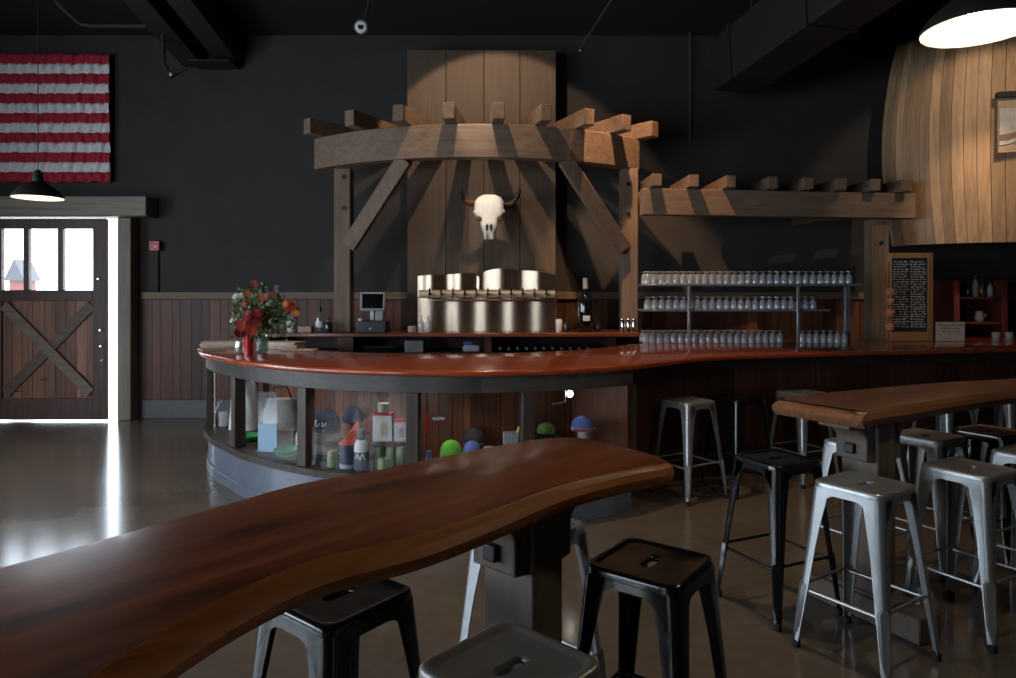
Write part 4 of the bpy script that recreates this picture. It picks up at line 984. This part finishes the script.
def case_lamp(px, lab, e=2.6):
    b = cs(px, .3, AZ1 - .05); t = thing('case_downlight', lab, 'lamp', b, 'downlights under the counter')
    MB().lathe(b, [(.03, 0), (.034, .004), (.034, .03), (.02, .048)], 16, False, True).build('lamp_can', M_iron, t)
    MB().lathe(b, [(.004, .03), (.02, .032), (.02, .04)], 12).build('bulb', MATS['case_bulb'], t)
    ld = bpy.data.lights.new('case_light', 'SPOT'); ld.energy = e; ld.color = (1, .93, .84); ld.shadow_soft_size = .03; ld.spot_size = math.radians(112); ld.spot_blend = .4
    lo = bpy.data.objects.new('case_light', ld); COL.objects.link(lo); lo.parent = t; lo.location = (0, 0, -.004); lo['kind'] = 'helper'
for px, lab in ((262, 'small downlight under the countertop over the silver bag'), (340, 'small downlight under the countertop over the lettered cap'), (388, 'small downlight under the countertop over the white boxes'), (465, 'small downlight under the countertop over the blue cap')): case_lamp(px, lab)
b = cs(560, .34, Z_(404, 4.95)); t = thing('glass_shelf_bracket', 'thin pale bracket beside the small lamp in the case', 'bracket', b)
MB().beam(b + Vector((-.06, 0, -.012)), b + Vector((.04, 0, .008)), .03, .008).build('bracket_arm', M_silver, t)
MB().cyl(b + Vector((.04, 0, .008)), (b.x + .04, b.y, AZ0 + .1), .005, n=8).build('bracket_rod', M_silver, t)

# ------------------------------------------------------------------ bar stools
SH = 0.76
def seat_ring(n, a, r, z):
    """rounded square ring"""
    out = []
    for i in range(n):
        t = 2 * PI * (i + .5) / n; dx_, dy_ = math.cos(t), math.sin(t)
        # support of a rounded square by marching
        lo, hi = 0, a * 1.5
        for _ in range(24):
            m = (lo + hi) / 2; qx, qy = abs(dx_ * m) - (a - r), abs(dy_ * m) - (a - r)
            d = math.hypot(max(qx, 0), max(qy, 0)) + min(max(qx, qy), 0) - r
            if d < 0: lo = m
            else: hi = m
        out.append(Vector((dx_ * lo, dy_ * lo, z)))
    return out
def slot_ring(n, hx, r, z):
    out = []
    for i in range(n):
        t = 2 * PI * (i + .5) / n; d = Vector((math.cos(t), math.sin(t)))
        lo, hi = 0, hx + r + .01
        for _ in range(24):
            m = (lo + hi) / 2; x, y = d.x * m, d.y * m
            f = math.hypot(max(abs(x) - hx, 0), y) - r
            if f < 0: lo = m
            else: hi = m
        out.append(Vector((d.x * lo, d.y * lo, z)))
    return out
def make_stool(met):
    t = thing('bar_stool', 'stool', 'bar stool')
    n = 64; a = .157
    rings = [seat_ring(n, a - .005, .04, SH - .03), seat_ring(n, a, .042, SH - .028), seat_ring(n, a, .042, SH - .009), seat_ring(n, a - .004, .04, SH - .002), seat_ring(n, a - .01, .037, SH), seat_ring(n, a - .02, .033, SH - .002), seat_ring(n, a - .03, .03, SH - .006), seat_ring(n, a - .034, .03, SH - .0065), seat_ring(n, .058, .03, SH - .0066),
             slot_ring(n, .03, .019, SH - .007), slot_ring(n, .028, .016, SH - .012), slot_ring(n, .028, .016, SH - .022), slot_ring(n, .032, .02, SH - .022), seat_ring(n, a - .014, .035, SH - .016), seat_ring(n, a - .005, .04, SH - .03)]
    MB().ring_faces(rings, True, False, False).build('seat', met, t, smooth=50)
    # skirt: one pressed band with an arched lower edge on each side
    zt, zb_ = SH - .03, .0
    def side_off(z): return a - .003 + (SH - z) * .082       # the legs splay outward
    mb = MB()
    for k in range(4):
        R = Matrix.Rotation(k * PI / 2, 3, 'Z'); top, bot, top2, bot2 = [], [], [], []
        for i in range(19):
            u = -1 + 2 * i / 18; arch = .052 + .085 * max(0, (abs(u) - .35) / .65) ** 2.2
            for lst, z, off in ((top, zt + .004, 0), (bot, SH - arch, 0), (top2, zt + .004, .004), (bot2, SH - arch, .004)):
                so = side_off(z); lst.append(R @ Vector((u * (so - .035), -(so - off), z)))
        rr_ = [[top[i], bot[i], bot2[i], top2[i]] for i in range(19)]
        mb.ring_faces(rr_)
    mb.build('skirt', met, t, smooth=50)
    for k in range(4):
        R = Matrix.Rotation(k * PI / 2, 3, 'Z'); mb = MB(); rings = []
        for z, w in ((SH - .026, .082), (SH - .1, .074), (SH - .16, .066), (.5, .055), (.3, .044), (.15, .034), (.02, .026)):
            s = side_off(z); r = min(.03, w * .55); pts = []
            pts.append((s - w, s))
            for q in range(5): an = PI / 2 - PI / 2 * q / 4; pts.append((s - r + r * math.cos(an), s - r + r * math.sin(an)))
            pts.append((s, s - w))
            th_ = .006; pts.append((s - th_, s - w))
            for q in range(5): an = PI / 2 * q / 4; pts.append((s - r + (r - th_) * math.cos(an), s - r + (r - th_) * math.sin(an)))
            pts.append((s - w, s - th_))
            rings.append([R @ Vector((x, y, z)) for x, y in pts])
        lg = mb.ring_faces(rings).build('leg', met, t, smooth=40)
        # pressed stiffener along the lower leg
        mb = MB(); rings = []
        for z, w in ((.30, .016), (.285, .026), (.1, .02), (.06, .012)):
            s = side_off(z) - .006; d = Vector((1, 1, 0)).normalized(); e_ = Vector((1, -1, 0)).normalized(); c = Vector((s, s, z))
            rings.append([R @ (c + e_ * w * p + d * q) for p, q in ((-1, -.014), (-.7, .004), (.7, .004), (1, -.014))])
        mb.ring_faces(rings).build('stiffener', met, lg, smooth=40)
        s = side_off(.01)
        mb = MB(); mb.lathe(R @ Vector((s - .013, s - .013, 0)), [(.015, 0), (.019, .004), (.019, .03), (.014, .034)], 12).build('rubber_foot', M_rubber, lg)
    zst = .285
    for k in range(4):
        R = Matrix.Rotation(k * PI / 2, 3, 'Z'); s = side_off(zst); z = zst if k % 2 == 0 else zst - .02
        MB().tube([R @ Vector((-s + .02, -s + .012, z)), R @ Vector((s - .02, -s + .012, z))], .0075, 10).build('stretcher', met, t)
    mb = MB()
    mb.beam((-(a - .012), -.085, SH - .04), (a - .012, -.085, SH - .04), .03, .006).beam((-(a - .012), .085, SH - .04), (a - .012, .085, SH - .04), .03, .006).beam((-.085, -.085, SH - .047), (-.085, .085, SH - .047), .03, .006)
    mb.build('under_brace', met, t)
    return t
protos = {'s': None, 'b': None, 'g': None}
MM = {'s': M_silver, 'b': M_black, 'g': M_gunmetal}
STOOLS = [
    ('g', .004, 1.535, 47, 'grey steel bar stool with a slotted seat, cut off by the bottom of the picture', 'stools around the long slab table'),
    ('b', .448, 2.135, 53, 'glossy black bar stool standing alone just past the long slab table trestle', 'stools around the long slab table'),
    ('b', -.475, 1.90, 52, 'black bar stool tucked under the long side of the big slab table', 'stools around the long slab table'),
    ('s', .08, 2.47, 50, 'pale steel bar stool half hidden behind the big slab table trestle', 'stools around the long slab table'),
    ('s', 1.585, 3.02, 33, 'silver bar stool standing at the tip of the smaller slab table', 'stools around the smaller slab table'),
    ('s', 2.24, 3.30, 28, 'silver bar stool at the long near side of the smaller slab table, seat fully visible', 'stools around the smaller slab table'),
    ('b', 1.38, 3.49, 24, 'black bar stool off the end of the smaller slab table', 'stools around the smaller slab table'),
    ('s', 2.80, 3.60, 28, 'silver bar stool at the smaller slab table, seat cut by the picture edge', 'stools around the smaller slab table'),
    ('g', 2.50, 4.06, 30, 'dull grey bar stool behind the smaller slab table, seat peeping out below the slab', 'stools around the smaller slab table'),
    ('b', 2.98, 4.2, 28, 'black bar stool at the far side of the smaller slab table near the picture edge', 'stools around the smaller slab table'),
    ('s', 2.02, 3.86, 28, 'pale steel bar stool hidden behind the trestle of the smaller slab table', 'stools around the smaller slab table'),
    ('s', 1.43, 5.40, 30, 'grey steel bar stool at the dark bar front where the countertop bends', 'stools along the bar front'),
    ('b', 1.88, 5.56, 24, 'black bar stool in the shade at the bar front, second along from the bend', 'stools along the bar front'),
    ('s', 2.53, 5.86, 24, 'silver bar stool at the bar front, seen over the tip of the smaller slab table', 'stools along the bar front'),
    ('s', 3.86, 6.02, 20, 'silver bar stool at the bar front, only its legs showing under the smaller table', 'stools along the bar front'),
    ('g', 4.5, 6.16, 20, 'grey bar stool at the bar front, legs showing at the very edge of the picture', 'stools along the bar front'),
]
for k, x, y, rz, lab, grp in STOOLS:
    if protos[k] is None: o = protos[k] = make_stool(MM[k])
    else: o = copy_tree(protos[k])
    o.location = (x, y, 0); o.rotation_euler.z = math.radians(rz); tag(o, lab, 'bar stool', grp)

# ------------------------------------------------------------------ slab tables
def slab_table(outline, zt, th, live, top_m, side_m, trestles, ang, label, nm='slab_table', wf=lambda p: 1.0):
    c = sum(outline, Vector((0, 0))) / len(outline)
    t = thing(nm, label, 'table', (c.x, c.y, 0))
    MBs = slab(outline, [(.02, zt - th), (0.004, zt - th * .72), (0, zt - th * .5), (live * .35, zt - th * .22), (live * .85, zt - .006), (live, zt - .0006)], wf)
    MBs.build('live_edge', side_m, t, smooth=28)
    slab(outline, [(live + .0005, zt - .01), (live + .001, zt - .0006), (live + .006, zt)], wf).build('tabletop', top_m, t, smooth=50)
    a = math.radians(ang); ax = Vector((math.cos(a), math.sin(a), 0)); pr = Vector((math.sin(a), -math.cos(a), 0))
    for x, y in trestles:
        p = Vector((x, y, 0)); zu = zt - th - .001
        q = Matrix((ax, -pr, Vector((0, 0, 1)))).transposed()
        MB().box(p + Vector((0, 0, (zu + .14) / 2)), (.135, .2, zu - .142), q=q).build('trestle_post', M_post, t, bevel=.008)
        mb = MB(); mb.box(p + Vector((0, 0, .06)), (.16, .62, .12), q=q); mb.box(p + Vector((0, 0, .131)), (.15, .36, .02), q=q)
        mb.build('trestle_foot', M_post, t, bevel=.012)
        for s in (-1, 1):
            prof = [(0, 0), (.19, 0), (.19, -.02)] + [(.06 + .13 * (1 - math.sin(PI / 2 * k / 8)), -.02 - .07 * (1 - math.cos(PI / 2 * k / 8))) for k in range(1, 9)] + [(.06, -.185), (0, -.195)]
            o0 = p + ax * s * .068 + Vector((0, 0, zu)) - pr * .085
            br_ = MB().prism(prof, o0, ax * s, (0, 0, 1), pr, .17).build('corbel', M_post, t, bevel=.006, smooth=30)
            c_ = p + ax * s * .15 + Vector((0, 0, zu - .145))
            MB().box(p + ax * s * .134 + Vector((0, 0, zu - .13)), (.03, .05, .05), q=q).build('peg', M_iron, br_, bevel=.006)
    return t
big = [(-.30, .70), (-.43, .95), (-.505, 1.06), (-.475, 1.20), (-.36, 1.35), (-.185, 1.485), (-.03, 1.66), (.155, 1.895), (.355, 2.065), (.507, 2.163), (.537, 2.198), (.532, 2.226), (.50, 2.31), (.40, 2.46), (.28, 2.585), (.14, 2.58), (-.02, 2.47), (-.17, 2.345), (-.4, 2.13), (-.61, 1.97), (-.76, 1.77), (-.88, 1.60), (-1.05, 1.375), (-1.3, 1.1), (-1.7, .6), (-2.1, .1), (-2.35, -.35), (-2.2, -.6), (-1.95, -.75), (-1.7, -.5), (-1.3, 0.0), (-.8, .35)]
# the near long side as the photograph shows it
big[0] = (-.58, .76); big[1] = (-.545, .90); big[2] = (-.52, 1.02); big[3] = (-.46, 1.19); big[-1] = (-.9, .45)
slab_table(catmull(big, 5, True), 1.05, .066, .055, M_slab, M_live, [(.045, 2.05), (-1.35, .52)], 47, 'long dark live edge slab table sweeping across the bottom of the picture', wf=lambda p: min(1.0, max(.32, .32 + .68 * (2.25 - p.y) / .95)))
small = [(1.617, 3.118), (1.663, 3.131), (2.0, 3.33), (2.45, 3.6), (2.9, 3.85), (3.4, 4.1), (4.0, 4.42), (4.5, 4.7), (4.45, 4.95), (4.2, 5.02), (3.7, 4.7), (3.2, 4.42), (2.75, 4.27), (2.4, 4.12), (1.95, 3.9), (1.55, 3.70), (1.395, 3.557), (1.365, 3.515), (1.385, 3.474), (1.47, 3.33), (1.585, 3.151)]
slab_table(catmull(small, 5, True), 1.05, .075, .04, M_slab2, M_live2, [(1.79, 3.38), (3.75, 4.4)], 27, 'smaller reddish live edge slab table with a timber trestle, beyond the silver stools')

# ------------------------------------------------------------------ pendant lamps
def pendant(x, y, z, r, label, power):
    t = thing('pendant_lamp', label, 'lamp', (x, y, z), 'pendant lamps'); b = Vector((x, y, z))
    prof = [(r, 0), (r * .985, .012), (r * .8, .06), (r * .5, .105), (r * .22, .135), (r * .18, .2), (r * .1, .23)]
    MB().lathe(b, prof, 40, False, True).build('lamp_shade', M_iron, t, smooth=50)
    MB().lathe(b, [(q[0] - .006, q[1] - .001) for q in prof[:5]], 40, False, True).build('shade_lining', M_shade, t, smooth=60)
    MB().lathe(b + Vector((0, 0, .08)), [(.004, -.05), (.03, -.03), (.036, 0), (.02, .035), (.014, .05)], 16).build('bulb', plain('warm_bulb', (1, .85, .6), .3, emit=(1, .78, .48), estr=60), t, smooth=60)
    MB().cyl(b + Vector((0, 0, .23)), (x, y, zc(y)), .0035, n=8).build('cord', M_iron, t)
    ld = bpy.data.lights.new('pendant_light', 'SPOT'); ld.energy = power; ld.color = (1, .84, .64); ld.shadow_soft_size = .04; ld.spot_size = math.radians(150); ld.spot_blend = .25
    lo = bpy.data.objects.new('pendant_light', ld); COL.objects.link(lo); lo.parent = t; lo.location = (0, 0, .015); lo['kind'] = 'helper'
pendant(X_(38, 5.6), 5.6, Z_(198, 5.6), .19, 'dark pendant lamp hanging in front of the striped flag by the barn door', 18)
pendant(1.675, 2.42, 2.535, .187, 'bright white lined pendant lamp hanging near the giant barrel', 22)

# spotlights on the ceiling (they stand above the picture)
def spot(name, loc, target, deg, power, colr, blend, label, soft=.025):
    t = thing(name, label, 'lamp', loc, 'ceiling spotlights over the bar')
    loc = Vector(loc); d = (Vector(target) - loc).normalized()
    MB().cyl(loc - d * .22, loc - d * .02, .06, .07, 20).build('lamp_housing', M_iron, t)
    MB().tube([loc - d * .2, loc - d * .2 + Vector((0, 0, .1)), (loc - d * .2).to_2d().to_3d() + Vector((0, 0, zc(loc.y)))], .012, 8).build('lamp_stem', M_iron, t)
    ld = bpy.data.lights.new(name + '_light', 'SPOT'); ld.energy = power; ld.color = colr; ld.shadow_soft_size = soft; ld.spot_size = math.radians(deg); ld.spot_blend = blend
    lo = bpy.data.objects.new(name + '_light', ld); COL.objects.link(lo); lo.parent = t; lo.location = (0, 0, 0); lo.rotation_euler = d.to_track_quat('-Z', 'Y').to_euler(); lo['kind'] = 'helper'
WARM = (1, .72, .46)
spot('ceiling_track_spot', (-.42, 6.45, 4.95), (-.12, 8.45, 2.95), 72, 170, (1, .72, .48), .15, 'ceiling spotlight over the taps washing the tan boards')
spot('ceiling_track_spot', (-.52, 6.47, 5.0), (-.22, 8.06, 2.42), 24, 210, (1, .9, .76), .5, 'narrow ceiling spotlight aimed at the white skull')
spot('ceiling_track_spot', (1.2, 6.9, 5.2), (1.5, 7.72, 2.9), 46, 620, (1, .58, .32), .4, 'ceiling spotlight aimed at the timber post by the glass rack')
spot('ceiling_track_spot', (-.3, 4.7, 4.9), (-.25, 7.9, 1.55), 25, 130, (1, .74, .48), .6, 'narrow ceiling spotlight aimed at the stainless tap wall')
spot('ceiling_track_spot', (5.2, 5.9, 4.9), (5.6, 7.7, 2.9), 74, 95, WARM, .3, 'ceiling spotlight washing the whole giant barrel')
spot('ceiling_track_spot', (5.5, 6.3, 4.95), (5.25, 7.85, 2.55), 30, 260, WARM, .9, 'narrow ceiling spotlight aimed low on the giant barrel')
spot('ceiling_track_spot', (.2, 4.6, 5.5), (.1, 5.2, 1.09), 70, 260, WARM, .8, 'ceiling spotlight above the curved end of the countertop')
spot('ceiling_track_spot', (3.2, 5.0, 5.4), (3.0, 5.6, .9), 70, 90, WARM, .8, 'ceiling spotlight above the straight part of the countertop')

# ------------------------------------------------------------------ daylight
w = bpy.data.worlds.new('sky'); sc.world = w; w.use_nodes = True
nt = w.node_tree; nt.nodes.clear()
bg = N(nt, 'ShaderNodeBackground'); bg.inputs['Color'].default_value = (.76, .88, 1, 1); bg.inputs['Strength'].default_value = 11
wo = N(nt, 'ShaderNodeOutputWorld'); nt.links.new(bg.outputs[0], wo.inputs[0])
def portal(loc, rot, sx, sy):
    ld = bpy.data.lights.new('daylight_portal', 'AREA'); ld.shape = 'RECTANGLE'; ld.size = sx; ld.size_y = sy; ld.cycles.is_portal = True
    lo = bpy.data.objects.new('daylight_portal', ld); COL.objects.link(lo); lo.location = loc; lo.rotation_euler = rot; lo['kind'] = 'helper'
for a, b in FILL_WINS: portal(((a + b) / 2, YF - .12, (RZ0 + RZ1) / 2), (PI / 2, 0, 0), b - a, RZ1 - RZ0)
for a, b in WINS: portal((XL - .12, (a + b) / 2, (WZ0 + WZ1) / 2), (0, -PI / 2, 0), WZ1 - WZ0, b - a)
portal(((DX0 + DX1) / 2, WB + .12, DZ / 2), (-PI / 2, 0, 0), DX1 - DX0, DZ)

# ------------------------------------------------------------------ camera and view
cd = bpy.data.cameras.new('camera'); cam = bpy.data.objects.new('camera', cd); COL.objects.link(cam)
cam.location = (0, 0, H); cam.rotation_euler = (PI / 2, 0, 0)
cd.sensor_fit = 'HORIZONTAL'; cd.sensor_width = 36; cd.lens = 36 * F / 1016; cd.shift_y = -(339 - HY) / 1016; cd.clip_start = .05
sc.camera = cam
sc.view_settings.view_transform = 'Standard'; sc.view_settings.look = 'None'; sc.view_settings.gamma = 1; sc.view_settings.use_curve_mapping = False
sc.view_settings.exposure = 0.0
sc.cycles.use_denoising = True
sc.cycles.max_bounces = 10; sc.cycles.transparent_max_bounces = 24
sc.cycles.sample_clamp_indirect = 6.0
sc.cycles.caustics_reflective = False; sc.cycles.caustics_refractive = False
